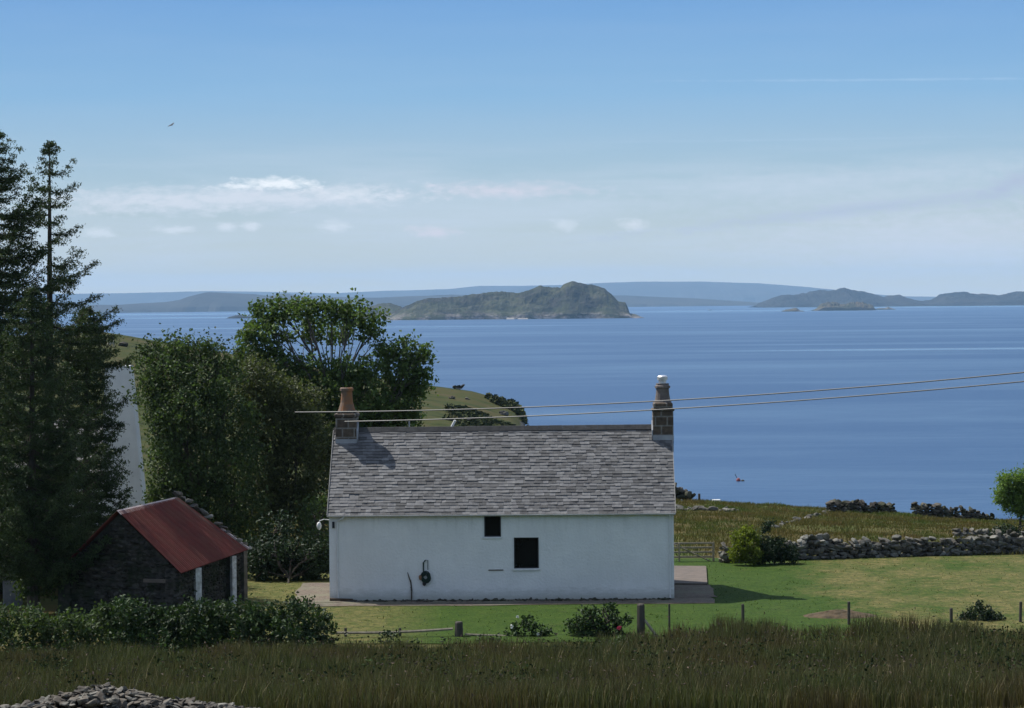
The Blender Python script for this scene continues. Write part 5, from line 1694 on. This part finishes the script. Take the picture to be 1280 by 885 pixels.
p = find_ground(140, 433)
sh = empty('sheep', p); tag(sh, 'white sheep grazing on the green hillside above the white chimney', 'sheep')
M_wool = mat('wool', (0.78, 0.76, 0.70), (0.66, 0.64, 0.58), scale=6, bump=.5)
b = MB()
prof = [(-.50, .12), (-.42, .25), (-.2, .30), (.1, .30), (.32, .27), (.45, .17), (.55, .13), (.66, .10), (.72, .05)]
b.tube([p + Vector((-t_, 0, .62 - (max(0, t_ - .4)) * .7)) for t_, _ in prof], [r_ for _, r_ in prof], 10)
for dx_, dy_ in ((-.33, -.12), (-.33, .12), (.3, -.12), (.3, .12)):
    b.tube([p + Vector((dx_, dy_, .5)), p + Vector((dx_, dy_, .25)), p + Vector((dx_, dy_, 0))], [.07, .045, .035], 6)
b.build('body', M_wool, sh, smooth=True)

p = P(213.5, 156.5, 380)
bd = MB(); M_bird = mat('grey_feathers', (0.16, 0.16, 0.17), (0.1, 0.1, 0.11), scale=5)
bd.tube([p + Vector((t_ * .7, 0, t_ * .15)) for t_ in (-.42, -.3, -.1, .15, .35, .5)], [.03, .07, .09, .085, .05, .02], 8)
for s, (wx, wz) in ((-1, (-.42, -.28)), (1, (.42, .42))):
    a0, a1, a2 = p + Vector((-.12, 0, 0)), p + Vector((.12, 0, .02)), p + Vector((wx * .55, s * .25, wz * .55 + .03))
    a3, a4 = p + Vector((wx * .55 + .2, s * .25, wz * .5 + .03)), p + Vector((wx, s * .5, wz))
    V = [tuple(v) for v in (a0, a1, a3, a2, a4)]; Vt = [(v[0], v[1], v[2] + .03) for v in V]
    bd.add(V + Vt, [np.array([[0, 1, 2, 3], [5, 8, 7, 6], [0, 5, 6, 1], [0, 3, 8, 5], [1, 6, 7, 2]]), np.array([[3, 2, 4], [8, 9, 7], [3, 4, 9], [3, 9, 8], [2, 7, 9], [2, 9, 4]])])
tag(bd.build('bird', M_bird, origin=tuple(p)), 'small grey bird gliding alone in the sky on the left', 'bird')

Db = 40 * F / (602 - 374.8)
p = P(923, 602, Db); p.z = SEA_Z
M_buoy = mat('red_buoy_paint', (0.34, 0.09, 0.09), (0.28, 0.07, 0.07), scale=4, rough=.5)
buoy = empty('buoy', p); tag(buoy, 'small red buoy floating on the blue water', 'buoy')
MB().lathe(p.x, p.y, [(.2, p.z - .3), (.42, p.z), (.50, p.z + .25), (.34, p.z + .55), (.10, p.z + .75)], 12).build('float', M_buoy, buoy, smooth=True)
MB().tube([(p.x - .3, p.y, p.z + .7), (p.x - .75, p.y, p.z + 1.6)], .07, 6).build('marker_pole', M_wood2, buoy)
MB().lathe(p.x + .95, p.y, [(.1, p.z - .1), (.38, p.z), (.38, p.z + .2), (.1, p.z + .35)], 10).build('side_float', M_wood2, buoy)

Db = 40 * F / (388 - 374.9)
p = P(887, 388, Db); p.z = SEA_Z
bt = empty('boat', p); tag(bt, 'tiny fishing boat far out between the large island and the right-hand islands', 'boat')
M_hull = mat('hull_paint', (0.16, 0.2, 0.26), (0.12, 0.15, 0.2), scale=.5)
b = MB(); st_ = np.linspace(-1, 1, 9); V = []
for t_ in st_:
    wv = 2.3 * (1 - max(0, t_) ** 2.2) ** .8 + .05; zz_ = 1.6 + .9 * max(0, t_) ** 2
    V += [[p.x + t_ * 8, p.y - wv, p.z + zz_], [p.x + t_ * 7.4, p.y - wv * .6, p.z - .4], [p.x + t_ * 7.4, p.y + wv * .6, p.z - .4], [p.x + t_ * 8, p.y + wv, p.z + zz_]]
Fq = []
for i in range(8):
    for k in range(4): Fq.append([i * 4 + k, i * 4 + (k + 1) % 4, i * 4 + 4 + (k + 1) % 4, i * 4 + 4 + k])
b.add(V, [np.array(Fq), np.array([[0, 1, 2, 3], [35, 34, 33, 32]])]); b.build('hull', M_hull, bt)
MB().bevbox(p.x - 4.5, p.x - .5, p.y - 1.3, p.y + 1.3, p.z + 1.2, p.z + 4.0, .2).build('cabin', M_frame, bt)
MB().tube([(p.x + 1, p.y, p.z + 1), (p.x + 1, p.y, p.z + 7)], .12, 6).build('mast', M_wood2, bt)
